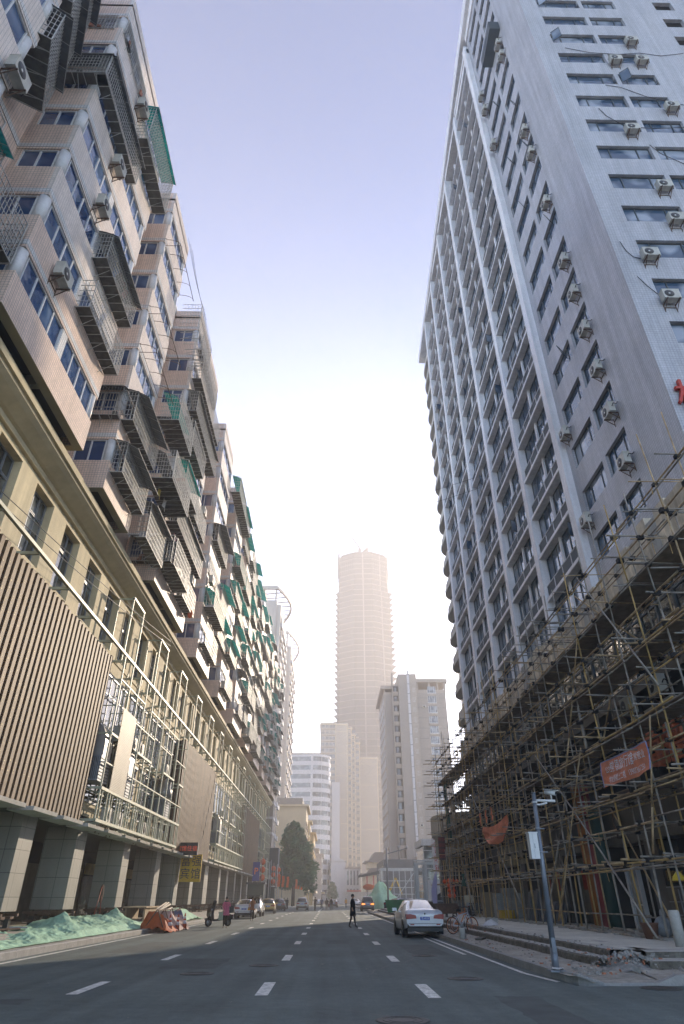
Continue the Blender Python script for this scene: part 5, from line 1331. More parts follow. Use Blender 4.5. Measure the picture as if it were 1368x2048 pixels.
# two wheelers
def scooter(lab, loc, rz, col, box=None, group='parked motor scooters', apron=None):
    o = thing('motor_scooter', lab, 'scooter', loc, rz, group)
    for y in (-.62,.68):
        wo = MB().torus((0,y,.24), .185, .055, 'X', 20, 8).build('wheel', m_tyre, o); MB().lathe([(.15,-.03),(.15,.03)], 14, (0,y,.24), 0, 'X').build('rim', m_rim, wo)
    pm = M('scooter_paint_'+str(len(bpy.data.materials)), col, .3, .1, coat=.6, obj=True)
    b = MB(); b.prism([(-.9,.42),(-.85,.62),(-.55,.72),(-.05,.70),(.02,.32),(.36,.28),(.42,.30),(.40,.40),(.08,.42),(-.1,.36),(-.6,.34)], 'X', -.15, .15)
    b.prism([(.36,.28),(.48,.28),(.56,.70),(.50,1.0),(.40,1.02),(.44,.7)], 'X', -.2, .2); b.prism([(.55,.42),(.9,.36),(.95,.44),(.6,.56)], 'X', -.08, .08); b.build('body', pm, o)
    MB().prism([(-.82,.73),(-.75,.80),(-.3,.82),(0,.78),(0,.71)], 'X', -.15, .15).build('seat', m_black, o)
    b = MB(); b.tube((0,.68,.24),(0,.45,1.02),.03,8); b.tube((-.33,.36,1.06),(.33,.36,1.06),.018,8); b.build('fork', m_chrome, o)
    for s_ in (-1,1):
        MB().tube((s_*.22,.38,1.06),(s_*.3,.36,1.3),.01,5).ball((s_*.31,.36,1.34),.07,.02,.05,8,5).build('mirror', m_black, o); MB().tube((s_*.24,.36,1.06),(s_*.36,.35,1.06),.026,8).build('grip', m_rubber, o)
    MB().ball((0,.53,.9),.1,.08,.09,10,6).build('headlight', m_head, o); MB().box(-.1,.1,-.93,-.85,.55,.63).build('tail_light', m_tail, o)
    MB().prism([(.42,1.02),(.52,1.0),(.36,1.42),(.33,1.40)], 'X', -.22, .22).build('windscreen', m_cgl, o)
    if box: MB().box(-.32,.32,-1.05,-.45,.83,1.28).build('carrier_box', box, o)
    if apron: MB().grid(8,8,lambda u,v:(-.34+.68*u,.62+.12*math.sin(v*3)+.04*noise.noise((u*5,v*5,1)),1.05-.62*v)).build('leg_apron', apron, o)
    return o
scooter('dark scooter with a brown leg apron standing behind the woman in pink',(-7.05,47.6,.0),R(118),(.03,.028,.028),apron=M('brown_apron',(.06,.03,.025),.4))
scooter('black scooter carrying a big cream box under the scaffolding',(11.0,52.6,.45),R(-110),(.02,.022,.024),M('cream_box',(.40,.36,.26),.6,var=[(3,.15)]))
scooter('dark scooter parked past the dark hatchback on the left',(-7.7,117.5,0),R(20),(.03,.03,.033))
scooter('grey scooter parked among bicycles by the far left kerb',(-8.3,122,0),R(60),(.07,.07,.075))
scooter('dark scooter at the kerb in front of the tree row',(-7.5,126.5,0),R(-15),(.04,.04,.045))
def bicycle(lab, loc, rz, frame, rim, basket=True):
    o = thing('bicycle', lab, 'bicycle', loc, rz, 'share bicycles by the kerb')
    for y in (-.52,.54):
        wo = MB().torus((0,y,.33), .315, .02, 'X', 26, 6).build('wheel', m_tyre, o)
        s_ = MB().torus((0,y,.33), .29, .012, 'X', 26, 5)
        for k in range(14): s_.tube((.015*(-1)**k,y,.33),(0,y+.29*math.cos(k*2*PI/14),.33+.29*math.sin(k*2*PI/14)),.004,3)
        s_.build('spokes', rim, wo)
    f = MB(); 
    for p, q in (((0,-.52,.33),(0,-.05,.30)),((0,-.05,.30),(0,-.2,.80)),((0,-.05,.30),(0,.36,.80)),((0,-.18,.70),(0,.36,.82)),((0,-.52,.33),(0,-.18,.70)),((0,.36,.80),(0,.54,.33)),((0,.36,.80),(0,.32,1.0))): f.tube(p,q,.022,7)
    f.build('frame', frame, o)
    MB().prism([(-.34,.86),(-.08,.87),(-.04,.9),(-.3,.94)], 'X', -.07, .07).build('saddle', m_black, o)
    MB().path([(-.28,.18,1.02),(-.2,.32,1.02),(.2,.32,1.02),(.28,.18,1.02)],.014,6).build('handlebar', m_black, o)
    MB().lathe([(.09,-.02),(.09,.02)],14,(.06,-.05,.3),0,'X').tube((.08,-.05,.3),(.08,.1,.2),.012,5).tube((-.04,-.05,.3),(-.04,-.2,.4),.012,5).build('crank', m_steelgrey, o)
    if basket:
        b = MB()
        for k in range(6):
            for z in (.72,.82,.92): b.bar((-.15,.46,z),(.15,.46,z),.012); b.bar((-.15,.72,z),(.15,.72,z),.012); b.bar((-.15,.46,z),(-.15,.72,z),.012); b.bar((.15,.46,z),(.15,.72,z),.012)
            x = -.15+.06*k; b.bar((x,.46,.70),(x,.46,.93),.01); b.bar((x,.72,.70),(x,.72,.93),.01)
        b.box(-.15,.15,.46,.72,.69,.71); b.build('basket', m_black, o)
    return o
m_bsil = M('silver_frame', (.42,.44,.50), .35, .5); m_bor = M('orange_rim', (.55,.15,.03), .4)
bicycle('silver share bicycle with orange wheels standing on the right pavement',(6.15,33.9,.15),R(-68),m_bsil,m_bor)
bicycle('orange share bicycle leaning just behind the silver one',(6.6,36.6,.15),R(-50),m_bor,m_bsil)
# ---------------------------------------------------------------- people
m_skin = M('skin', (.42,.24,.17), .6); m_hair = M('hair', (.012,.010,.009), .6)
def person(lab, loc, rz, H, top, legs, shoes, stride=.12, armL=None, armR=None, coat=None, hair='short', bag=None, fingers=False, face=True, lean=0, group='people walking in the street'):
    """standing figure facing local -Y; one continuous skinned body"""
    s = H/1.72
    V = []; E = []; RD = []
    def v(p, r, parent=None):
        V.append(Vector(p)*s); RD.append(r*s); 
        if parent is not None: E.append((parent, len(V)-1))
        return len(V)-1
    pel = v((0,.0,.94),.135); ws = v((0,.0,1.10),.125,pel); ch = v((0,-lean*.3,1.30),.145,ws); nk0 = v((0,-lean*.5,1.44),.075,ch); nk = v((0,-lean*.6,1.50),.052,nk0)
    hd = v((0,-.015-lean*.7,1.585),.092,nk); v((0,-.01-lean*.7,1.675),.078,hd)
    hands = []
    for sx, arm in ((-1,armL),(1,armR)):
        sh = v((sx*.17,-lean*.4,1.405),.062,ch)
        el, ha = arm or ((sx*.235,.03,1.13),(sx*.235,-.06,.88))
        e = v(el,.043,sh); w_ = v(Vector(el)*.15+Vector(ha)*.85,.030,e); h_ = v(ha,.036,w_); hands.append(ha)
        if fingers:
            d = (Vector(ha)-Vector(el)).normalized(); sd2 = Vector((0,1,0)) if abs(d.y) < .7 else Vector((0,0,1))
            for k in range(4):
                o_ = sd2*(.027*(k-1.5)); p1 = Vector(ha)+d*.05+o_; f1 = v(p1,.011,h_); v(p1+d*(.038-.006*abs(k-1.4))+Vector((-sx*.012,0,0)),.008,f1)
            t1 = v(Vector(ha)-sd2*.045+d*.01,.012,h_); v(Vector(ha)-sd2*.055+d*.045,.009,t1)
        hp = v((sx*.085,0,.90),.098,pel); kn = v((sx*.095,-sx*stride*.45-.02*abs(stride),.49),.064,hp); an = v((sx*.095,-sx*stride+.03,.09),.042,kn); v((sx*.105,-sx*stride-.12,.035),.036,an)
    me = bpy.data.meshes.new('figure'); me.from_pydata(V, E, []); ob = bpy.data.objects.new('figure', me); COL.objects.link(ob)
    md = ob.modifiers.new('s','SKIN'); md.use_smooth_shade = True
    for i, sv in enumerate(me.skin_vertices[0].data): sv.radius = (RD[i],RD[i]*(.78 if i in (1,2) else .95)); sv.use_root = (i == 0)
    for i in (1,2,0): me.skin_vertices[0].data[i].radius = (RD[i]*1.12, RD[i]*.78)
    ob.modifiers.new('d','SUBSURF').levels = 1; ob.modifiers['d'].render_levels = 1
    dg = bpy.context.evaluated_depsgraph_get(); dg.update(); bme = bpy.data.meshes.new_from_object(ob.evaluated_get(dg)); bpy.data.objects.remove(ob)
    o = thing('person', lab, 'person', loc, rz, group)
    bme.name = 'body'; bme.materials.clear()
    for m in (top, legs, shoes, m_skin): bme.materials.append(m)
    for p in bme.polygons:
        c = p.center/s; hnd = any((Vector(c)-Vector(h)).length < .115 for h in hands)
        p.material_index = 3 if (c.z > 1.475 or hnd) else (2 if c.z < .105 else (1 if (c.z < .92 and abs(c.x) < .21 and not (abs(c.x) > .185 and c.z > .8)) else 0)); p.use_smooth = True
    bo = bpy.data.objects.new('body', bme); COL.objects.link(bo); bo.parent = o
    if coat:
        zc, cm, fl_ = coat; b = MB(); n = 18; rows = [(1.43,.085,.07),(1.40,.185,.11),(1.30,.205,.135),(1.12,.178,.128),(.96,.192,.146),((.96+zc)/2,.20+fl_*.5,.155+fl_*.4),(zc,.205+fl_,.16+fl_*.8)]
        vs = []
        for z, rx, ry in rows:
            for i in range(n):
                a = 2*PI*i/n; wob = 1+.05*math.sin(a*5+z*9)*(1.2-z); vs.append((rx*math.cos(a)*wob*s, (ry*math.sin(a)*wob-lean*max(0,z-.95))*s, z*s))
        fs = [(j*n+(i+1)%n,j*n+i,(j+1)*n+i,(j+1)*n+(i+1)%n) for j in range(len(rows)-1) for i in range(n)]
        b.add(vs, fs, 0, True); b.tube((0,-.155*s,1.38*s),(0,-.175*s,zc*s),.006,4,1)
        b.torus((0,-.0,1.455*s), .075*s, .028*s, 'Z', 16, 6, 0); b.build('coat', [cm, m_black], o)
    hz = 1.62*s; hy = (-.012-lean*.7)*s
    b = MB(); b.ball((0,hy+.02*s,hz+.022*s), .092*s, .10*s, .095*s, 14, 9)
    if hair == 'long': b.ball((0,hy+.055*s,hz-.12*s), .085*s, .06*s, .17*s, 12, 8)
    if hair == 'bun': b.ball((0,hy+.10*s,hz+.06*s), .05*s, .05*s, .05*s, 10, 6)
    b.build('hair', m_hair, o)
    if face:
        f = MB(); 
        for sx in (-1,1): f.ball((sx*.033*s,hy-.084*s,hz-.012*s), .011*s,.007*s,.007*s, 8, 5, 0); f.ball((sx*.088*s,hy+.0*s,hz-.02*s), .012*s,.02*s,.03*s, 8, 5, 1)
        f.ball((0,hy-.097*s,hz-.04*s), .013*s,.018*s,.022*s, 8, 5, 1); f.ball((0,hy-.086*s,hz-.075*s), .022*s,.008*s,.007*s, 8, 5, 2)
        f.build('face', [m_black, m_skin, M('lips', (.35,.10,.08), .6) if 'lips' not in bpy.data.materials else bpy.data.materials['lips']], o)
    return o
def cloth_m(n, c): return M(n, c, .9, var=[(9,.15)], obj=True)
mk_black = cloth_m('black_cloth', (.010,.011,.012)); mk_dk = cloth_m('dark_cloth', (.02,.022,.027)); mk_shoe = M('black_shoe', (.012,.012,.012), .5)
mk_pink = cloth_m('pink_coat', (.52,.13,.20)); mk_brn = cloth_m('rust_coat', (.24,.085,.035)); mk_yel = cloth_m('yellow_coat', (.55,.27,.02)); mk_jean = cloth_m('grey_jeans', (.05,.055,.065))
person('person in a long black coat and slim black trousers crossing the middle of the road', (1.5,45.2,0), R(68), 1.76, mk_black, mk_black, mk_shoe, .17, ((-.22,.0,1.14),(-.20,-.05,.92)), ((.24,.04,1.14),(.26,.0,.90)), (.60,mk_black,.03), 'short', fingers=True)
pk = person('person in a knee length pink coat and black trousers holding a phone to the ear', (-6.25,44.9,0), R(8), 1.62, mk_pink, mk_black, mk_shoe, .05, ((-.24,-.02,1.14),(-.13,-.16,.93)), ((.26,-.07,1.17),(.115,-.07,1.53)), (.70,mk_pink,.03), 'bun', fingers=True)
pk2 = MB(); pk2.box(.105,.125,-.11,-.03,1.44,1.56); o = pk2.build('phone', m_black); o.parent = None; o.location = pk.location; o.rotation_euler = pk.rotation_euler; tag(o, 'dark phone held to the ear of the person in pink', 'phone')
sb = MB(); sb.torus((0,0,1.385), .105, .035, 'Z', 16, 6).build('scarf', cloth_m('green_scarf', (.06,.13,.09)), pk)
def handbag(lab, loc, m, w_=.30, h=.26):
    o = thing('handbag', lab, 'handbag', loc, 0, 'bags carried by the walkers'); MB().prism([(-w_/2,0),(w_/2,0),(w_*.42,h),(-w_*.42,h)], 'Y', -.06, .06).build('bag', m, o)
    MB().path([(-w_*.3,0,h),(-w_*.25,0,h+.22),(0,0,h+.3),(w_*.25,0,h+.22),(w_*.3,0,h)], .012, 6).build('strap', m, o); return o
handbag('black shoulder bag hanging at the side of the person in pink', (-5.93,45.05,.78), m_black, .3, .36)
handbag('pale green plastic bag hanging from the hand of the person in pink', (-6.52,44.75,.42), M('green_plastic_bag', (.36,.42,.32), .5, transl=.3), .26, .42)
bw_ = person('person in a belted rust brown coat with long hair walking towards the camera', (-6.2,59.8,0), R(3), 1.66, mk_brn, mk_black, mk_shoe, .09, ((-.25,.0,1.14),(-.27,-.07,.90)), ((.25,.02,1.15),(.20,-.10,1.0)), (.76,mk_brn,.05), 'long', fingers=True)
handbag('white and black handbag on the arm of the person in rust brown', (-5.90,59.6,.85), m_wht, .28, .3); handbag('small yellow pouch held low by the person in rust brown', (-6.48,59.7,.72), mk_yel, .16, .16)
pp = person('person in dark clothes leaning on a folding push cart in the road', (-2.0,108.8,0), R(170), 1.76, mk_dk, mk_black, mk_shoe, .14, ((-.3,-.15,1.2),(-.28,-.38,1.05)), ((.33,-.16,1.25),(.48,-.42,1.2)), (.78,mk_dk,.03), 'short', lean=.12)
o = thing('push_cart', 'small folding cart pushed by the person in dark clothes', 'cart', (-3.2,109,0)); 
for x in (-.22,.22):
    for y in (-.3,.3): MB().torus((x,y,.13), .1, .025, 'X', 14, 6).build('wheel', m_tyre, o)
b = MB(); 
for x in (-.22,.22): b.tube((x,-.3,.13),(x,.25,1.05),.016,6); b.tube((x,.3,.13),(x,-.2,.8),.016,6)
b.tube((-.22,.25,1.05),(.22,.25,1.05),.016,6); b.box(-.2,.2,-.2,.2,.4,.45); b.build('frame', m_black, o)
person('person in a blue jacket half hidden behind the one with the push cart', (-1.1,117,0), R(180), 1.7, cloth_m('blue_jacket',(.03,.05,.12)), mk_dk, mk_shoe, .1, face=False)
a = person('person in a short dark jacket on the left of a couple walking away', (-.35+.05,114.5,0), R(180), 1.62, mk_dk, mk_dk, mk_shoe, .12, coat=(.85,mk_dk,.02), hair='long', face=False)
person('person in a dark blue coat on the right of a couple walking away', (.55-.3+.2,113,0), R(180), 1.74, cloth_m('navy_coat',(.018,.022,.035)), mk_black, mk_shoe, .14, coat=(.75,bpy.data.materials['navy_coat'],.03), face=False)
handbag('dark red shopping bag between the couple walking away', (.05,113.3,.5), cloth_m('dark_red_bag',(.16,.03,.02)), .3, .34)
person('person in a bright yellow coat walking away far down the road', (3.45,144.5,0), R(180), 1.66, mk_yel, mk_jean, mk_shoe, .1, coat=(.82,mk_yel,.05), hair='long', face=False)
for k, (x, y, l, c) in enumerate([(-7.2,128,'person in dark clothes standing beside scooters near the tree','dark'),(-8.0,131,'person in a brown jacket by the kerb before the tree row','brown'),(8.6,176,'person in dark clothes by the right kerb far off','dark')]):
    person(l, (x,y,.0), R(150+40*k), 1.68, mk_dk if c == 'dark' else cloth_m('brown_jacket', (.09,.05,.03)), mk_black, mk_shoe, .08, face=False)
# ---------------------------------------------------------------- street objects, right side
LP = thing('camera_post', 'leaning blue grey steel post with a security camera and a white box by the kerb', 'camera post', (5.06,16.86,.14))
m_post = M('blue_grey_post', (.17,.19,.22), .45, .35, var=[(3,.12)], streak=.15)
LT = Vector((.10,1.05,4.62)); LT = Vector((.09,.0,3.62))
def lp_(t): return LT*t
b = MB(); b.tube((0,0,0),lp_(.12),.08,16,0,.078); b.tube(lp_(.12),lp_(1),.066,16,0,.048); b.tube(lp_(.995),lp_(1.005),.052,16); b.box(-.16,.16,-.16,.16,0,.03); b.build('post', m_post, LP)
MB().box(-.04,.05,-.10,-.07,.35,.62).build('hatch', m_post, LP)
A = lp_(.955); b = MB(); b.tube(A,A+Vector((.50,-.08,-.02)),.03,10); b.path([lp_(.93),A+Vector((.12,-.03,-.10)),A+Vector((.30,-.05,-.06))],.022,8)
b.lathe([(.07,A.z-.06),(.07,A.z-.03)],14,(A.x,A.y,0)); b.build('bracket_arm', m_white, LP)
cp = A+Vector((.42,-.07,.17)); d_ = Vector((.62,-.75,-.18)).normalized()
b = MB(); b.tube(cp-d_*.15,cp+d_*.15,.052,14); b.bar(cp-d_*.17+Vector((0,0,.065)),cp+d_*.22+Vector((0,0,.065)),.115,.012); b.tube(A+Vector((.42,-.07,0)),cp,.018,8); b.build('camera_housing', m_white, LP)
MB().tube(cp+d_*.15,cp+d_*.156,.038,14).build('camera_lens', m_black, LP)
q = lp_(.60); b = MB(); b.box(q.x-.27,q.x-.07,q.y-.15,q.y+.08,q.z,q.z+.55,0); b.box(q.x-.29,q.x-.055,q.y-.17,q.y+.10,q.z+.55,q.z+.57,0); b.box(q.x-.19,q.x-.187,q.y-.154,q.y-.15,q.z+.02,q.z+.53,1); b.box(q.x-.17,q.x-.155,q.y-.158,q.y-.15,q.z+.22,q.z+.32,1); b.build('equipment_box', [m_white, m_steelgrey], LP)
b = MB(); 
for t in (.64,.78): z_ = lp_(t); b.lathe([(.075,z_.z-.02),(.075,z_.z+.02)],14,(z_.x,z_.y,0)); b.tube(z_,z_+Vector((.16,-.02,0)),.015,6)
b.build('clamp', m_steelgrey, LP)
o = MB().grid(6,6,lambda u,v:(4.95+.25*u,16.68+.2*v,.16+.06*noise.noise((u*5,v*5,1))+.04)).build('paper_scrap', m_white); tag(o,'crumpled white paper against the foot of the camera post','litter')
o = MB().lathe([(.13,0),(.125,.33),(.12,.36)],14).build('stone_bollard', m_concrete); o.location = (5.45,30.2,.14); tag(o,'short round concrete bollard stub in front of the silver bicycle','bollard')
o = MB().lathe([(.14,0),(.14,.75),(.12,.8)],14).build('stone_bollard', m_concrete); o.location = (9.15,19.3,.45); tag(o,'taller grey bollard at the right edge of the paving','bollard')
def stuff_box(name, lab, cat, mb, mats, loc, rz=0, grp=None):
    o = mb.build(name, mats); o.location = loc; o.rotation_euler = (0,0,rz); return tag(o, lab, cat, grp)
m_crate = M('grey_crate', (.28,.30,.30), .6, var=[(3,.15)], obj=True); m_crate_y = M('yellow_crate', (.50,.33,.03), .5, obj=True)
def crate_mb(w_=.9, d=.6, h=.34):
    b = MB(); b.box(-w_/2,w_/2,-d/2,d/2,0,.03); b.box(-w_/2,w_/2,-d/2,-d/2+.03,.03,h); b.box(-w_/2,w_/2,d/2-.03,d/2,.03,h); b.box(-w_/2,-w_/2+.03,-d/2+.03,d/2-.03,.03,h); b.box(w_/2-.03,w_/2,-d/2+.03,d/2-.03,.03,h)
    for z in (.05,h-.05): b.box(-w_/2-.02,w_/2+.02,-d/2-.02,-d/2,z,z+.04); b.box(-w_/2-.02,-w_/2,-d/2,d/2,z,z+.04)
    for k in range(5): b.box(-w_/2+.15*k+.1,-w_/2+.15*k+.13,-d/2-.018,-d/2,.05,h-.02)
    return b
cm_ = crate_mb(); k = 0
pos = ['bottom','second','third','fourth','topmost']
for s_, (x, y, n) in enumerate(((11.35,47.6,4),(12.15,47.1,4))):
    for j in range(n): stuff_box('crate','grey plastic crate, %s in the %s stack under the blank signboard'%(pos[j],['street side','shop side'][s_]),'crate',cm_,m_crate,(x,y,.45+.345*j),R(6),'grey crates stacked under the signboard')
stuff_box('crate','grey plastic crate lying alone on top of the two crate stacks','crate',crate_mb(.8,.6,.28),m_crate,(11.8,47.3,.45+.345*4),R(8),'grey crates stacked under the signboard')
stuff_box('crate','bright yellow plastic crate on the paving before the grey stack','crate',crate_mb(.85,.55,.45),m_crate_y,(11.35,46.5,.45),R(4))
m_panel = M('slate_panel', (.07,.085,.105), .5, var=[(2,.15)], obj=True)
for i, (y, w_, h, rz) in enumerate([(42.6,1.25,1.5,-8),(41.2,1.15,1.55,-4),(39.7,1.2,1.1,-6),(38.2,1.0,.95,-3),(36.9,.7,.9,0)]):
    stuff_box('leaning_panel','dark slate panel leaning on the shop front, %s from the crates'%ORD[i],'panel',MB().prism([(0,0),(.09,0),(.34,h),(.25,h)],'Y',-w_/2,w_/2).prism([(-.16,0),(-.08,0),(.24,h*.94),(.16,h*.94)],'Y',-w_/2+.25,w_/2+.1),m_panel,(11.75,y,.45),R(rz),'slate panels leaning on the shop front')
stuff_box('concrete_block','square concrete block lying on the arcade paving','block',MB().box(-.22,.22,-.22,.22,0,.26).box(-.2,.2,-.2,.2,.26,.275),m_concrete,(7.9,35.6,.45),R(12))
o = MB().grid(9,6,lambda u,v:(7.1+.8*u,33.8+.5*v,.47+.22*math.sin(PI*u)*math.sin(PI*v)+.07*noise.noise((u*6,v*6,2)))).build('torn_foil', m_wht); tag(o,'crumpled white sheet by the steps near the bicycles','litter')
stuff_box('timber_board','dark timber board lying on the right pavement past the bicycle','board',MB().box(-.7,.7,-.12,.12,0,.05).box(-.3,.6,.12,.2,0,.04),m_earth,(6.05,29.5,.15),R(70))
stuff_box('yellow_lamp','small yellow lamp glowing weakly in the dark shop','lamp',MB().lathe([(.24,0),(.20,.12),(.08,.24),(.02,.3)],14),M('yellow_lamp_shade',(.5,.42,.04),.5,emit=((1,.8,.15),.02)),(12.3,24.9,2.05))
b = MB(); b.lathe([(.18,0),(.26,.38),(.28,.42),(.25,.42),(.2,.1)],16,(0,0,0),0)
stuff_box('clay_pot','brown clay pot at the foot of the nearest raking pole','pot',b,M('brown_clay',(.13,.06,.035),.8,var=[(4,.2)]),(10.05,23.0,.45))
stuff_box('plastic_bag','grey plastic bag slumped against the counter behind the scaffolding','bag',MB().ball((0,0,.28),.3,.24,.3,10,8).ball((0.05,0,.62),.1,.1,.16,8,6),M('grey_bag',(.16,.17,.18),.4,var=[(8,.3)],obj=True),(10.9,23.9,.45))
for i, (x, y, h, c) in enumerate([(10.95,49.9,1.4,'beige'),(11.4,58.6,1.2,'pale'),(10.7,59.5,.9,'grey')]):
    b = MB(); b.box(-.35,.35,-.3,.3,0,h).box(-.38,.38,-.33,.33,h,h+.05).box(-.3,.3,-.315,-.3,.1,h-.1)
    stuff_box('metal_cabinet','%s metal cabinet standing under the far scaffolding'%c,'cabinet',b,[M('cabinet_'+c,{'beige':(.22,.18,.12),'pale':(.30,.32,.33),'grey':(.12,.13,.13)}[c],.5)],(x,y,.45),0,'cabinets under the scaffolding')
# rubbish cart and flag behind the white sedan
o = thing('rubbish_cart','dark grey rubbish cart with lid behind the white sedan','rubbish cart',(9.2,62,.14)); o.scale = (.62,.62,.72)
MB().prism([(-.7,.45),(.7,.45),(.85,1.6),(-.85,1.6)],'Y',-.7,.7).build('bin', m_slate, o); MB().prism([(-.9,1.6),(.9,1.6),(.7,1.78),(-.75,1.74)],'Y',-.75,.75).build('lid', m_steelgrey, o)
for x in (-.6,.6): MB().lathe([(.24,-.05),(.24,.05)],14,(x,-.3,.24),0,'X').build('wheel', m_tyre, o)
o = thing('feather_flag','pale violet feather flag on a thin pole at the far scaffolding end','flag',(8.2,55,.14)); MB().tube((0,0,0),(.1,0,3.2),.02,6).build('pole', m_steelgrey, o)
MB().grid(4,14,lambda u,v:(.05+.09*v-(.45*math.sin(PI*min(1,v*.9+.08)))*u,.05*math.sin(v*6),.5+2.7*v)).build('cloth', M('violet_cloth',(.38,.36,.55),.8,transl=.35), o)
for i, (x, y, lab) in enumerate([(7.6,50.5,'dark hand cart parked beside the rubbish cart'),(8.4,51.5,'second dark hand cart parked beyond the first')]):
    o = thing('hand_cart',lab,'cart',(x,y,.14),R(20*i),'hand carts behind the white sedan'); MB().box(-.5,.5,-.8,.8,.5,.95).box(-.45,.45,-.7,.7,.95,1.1).build('tray', m_rust, o)
    for s_ in (-1,1): MB().torus((s_*.55,0,.33),.28,.04,'X',18,6).build('wheel', m_tyre, o)
# ---------------------------------------------------------------- middle distance, right
m_green = M('green_dumpster', (.015,.16,.05), .5, var=[(2,.2)], streak=.2)
o = thing('dumpster','green wheeled dumpster at the right kerb ahead of the white sedan','dumpster',(7.6,78,0),R(-6))
b = MB(); b.prism([(-1.25,.3),(1.25,.3),(1.5,1.35),(-1.5,1.35)],'Y',-.75,.75); 
for x in (-.8,0,.8): b.box(x-.04,x+.04,-.8,-.75,.35,1.3)
b.build('bin', m_green, o); MB().box(-1.55,1.55,-.82,.8,1.35,1.42).build('rim', m_green, o)
for x in (-1,1): MB().lathe([(.13,-.05),(.13,.05)],12,(x,-.5,.13),0,'X').build('wheel', m_tyre, o)
m_netg = M('green_dust_net', (.37,.60,.43), .85, var=[(.6,.14),(6,.14),(70,.12)], bump=(3.2,.6,.12), transl=.15)
def cone_net(u, v):
    a = 2*PI*u; r_ = (2.3*(1-v**1.6)+.5*(v<.5)*(1-v)+.25)*(1+.16*math.sin(a*3+v*2)+.08*math.sin(a*8+v*5)); return (8.7+r_*math.cos(a),122+r_*math.sin(a)*1.1,3.9*min(1,v*1.02)+.1+.35*noise.noise((u*5,v*4,1)))
o = MB().grid(36,14,cone_net).build('net_covered_heap', m_netg); tag(o,'pale green net draped over a tall heap by the grey van','covered heap')
struct(MB().grid(20,40,lambda u,v:(6.0+34*u,93+112*v,.10+.02*noise.noise((u*20,v*60,1)))), 'pavement', m_dirt)
kb3 = MB()
pts = [(5.0,92),(5.4,88.0)] ; pts = [(5.0,92.0),(6.0,95),(7.0,101),(7.0,112),(6.7,125),(6.7,205)]
for p, q in zip(pts[:-1], pts[1:]): kb3.bar((*p,.06),(*q,.06),.2,.18)
kb3.build('kerb', m_kerb)['kind'] = 'structure'
# site frames
m_frm = M('pale_steel_frame', (.42,.46,.48), .5, .2, streak=.15)
o = thing('tube_framework','low white steel tube frame standing before the taupe tower base','steel frame',(15,140,0))
b = MB()
for k in range(9): b.bar((10.4+1.15*k,140,0),(10.4+1.15*k,140,6.4),.14)
for z in (1.2,2.3,3.4,4.5,6.3): b.bar((10.4,140,z),(20,140,z),.12)
b.bar((10.2,140,6.5),(20.2,140,6.5),.3,.35); b.bar((12,139.9,.2),(17,139.9,6.2),.12); 
for k in range(3): b.bar((10.4,140+1.5*k,6.3),(20,140+1.5*k,6.3),.1)
b.build('tubes', m_frm, o, world=True)
o = thing('gantry','tall pale steel gantry columns between the frames and the rounded shop','gantry',(15,100,0))
b = MB()
for x in (12.35,13.6): b.bar((x,100,0),(x,100,5.6),.42,.42); b.bar((x,102.5,0),(x,102.5,5.6),.2)
for k in range(6): b.bar((12.5,100,.6+.9*k),(13.5,100,.6+.9*k),.10)
b.bar((12.0,100,5.75),(19,100,5.75),.6,.3); b.bar((12.0,100,6.1),(19,100,6.1),.2)
b.build('columns', m_frm, o, world=True)
b = MB()
for k in range(8):
    b.bar((14.2+.6*k,98,0),(14.2+.6*k,98,5.5),.06)
for z in range(5): b.bar((14,98,1+z),(18.6,98,1+z),.06)
b.build('tubes', m_bam[1], o, world=True)
o = thing('glass_shop','pale glazed shop front behind the gantry with a white fascia','shop building',(19,108,0))
b = MB(); b.box(14.5,26,108,116,0,8.5,0); 
for k in range(9): b.box(14.6,26,107.94,108,.6+1.2*k,.7+1.2*k,1) if k < 7 else None
for k in range(8): b.box(14.5+1.4*k,14.62+1.4*k,107.92,108,0,8.5,1)
b.box(14.2,26.3,107.5,116,8.5,9.4,1); b.build('front', [m_gl_f, m_whitefr], o, world=True)
# upright white sign and a red one
def vsign(lab, txt, x, y, z, w_, h, bgm, tm_):
    o = thing('upright_sign',lab,'sign',(x,y,z)); n = len(txt)
    MB().box(-w_/2,w_/2,0,.12,-h/2,h/2).build('board', bgm, o); t = MB()
    for k, ch in enumerate(txt): t.merge(moved(text_mb(ch, h/n*.86, .01), Matrix.Translation((0,-.012,h/2-(k+.5)*h/n))))
    t.build('lettering', tm_, o); return o
vsign('tall white upright sign with red characters before the gantry','大吉旺铺',13.9,90,6.3,1.15,4.2,m_wht,m_red)
vsign('short pale sign with orange characters low under the white upright sign','商铺',12.5,85,1.9,.9,1.5,m_wht,M('orange_letter',(.5,.12,.03),.6))
b = MB(); b.prism([(11.6,0),(15.4,0),(15.4,3.4),(11.6,3.4)],'Y',84,84.3,0); b.lathe([(1.05,83.9),(1.05,83.99)],20,(13.3,0,1.1),1,'Y')
o = b.build('site_hoarding',[m_wht,m_dark]); tag(o,'white hoarding with a dark round opening behind the rubbish cart','hoarding')
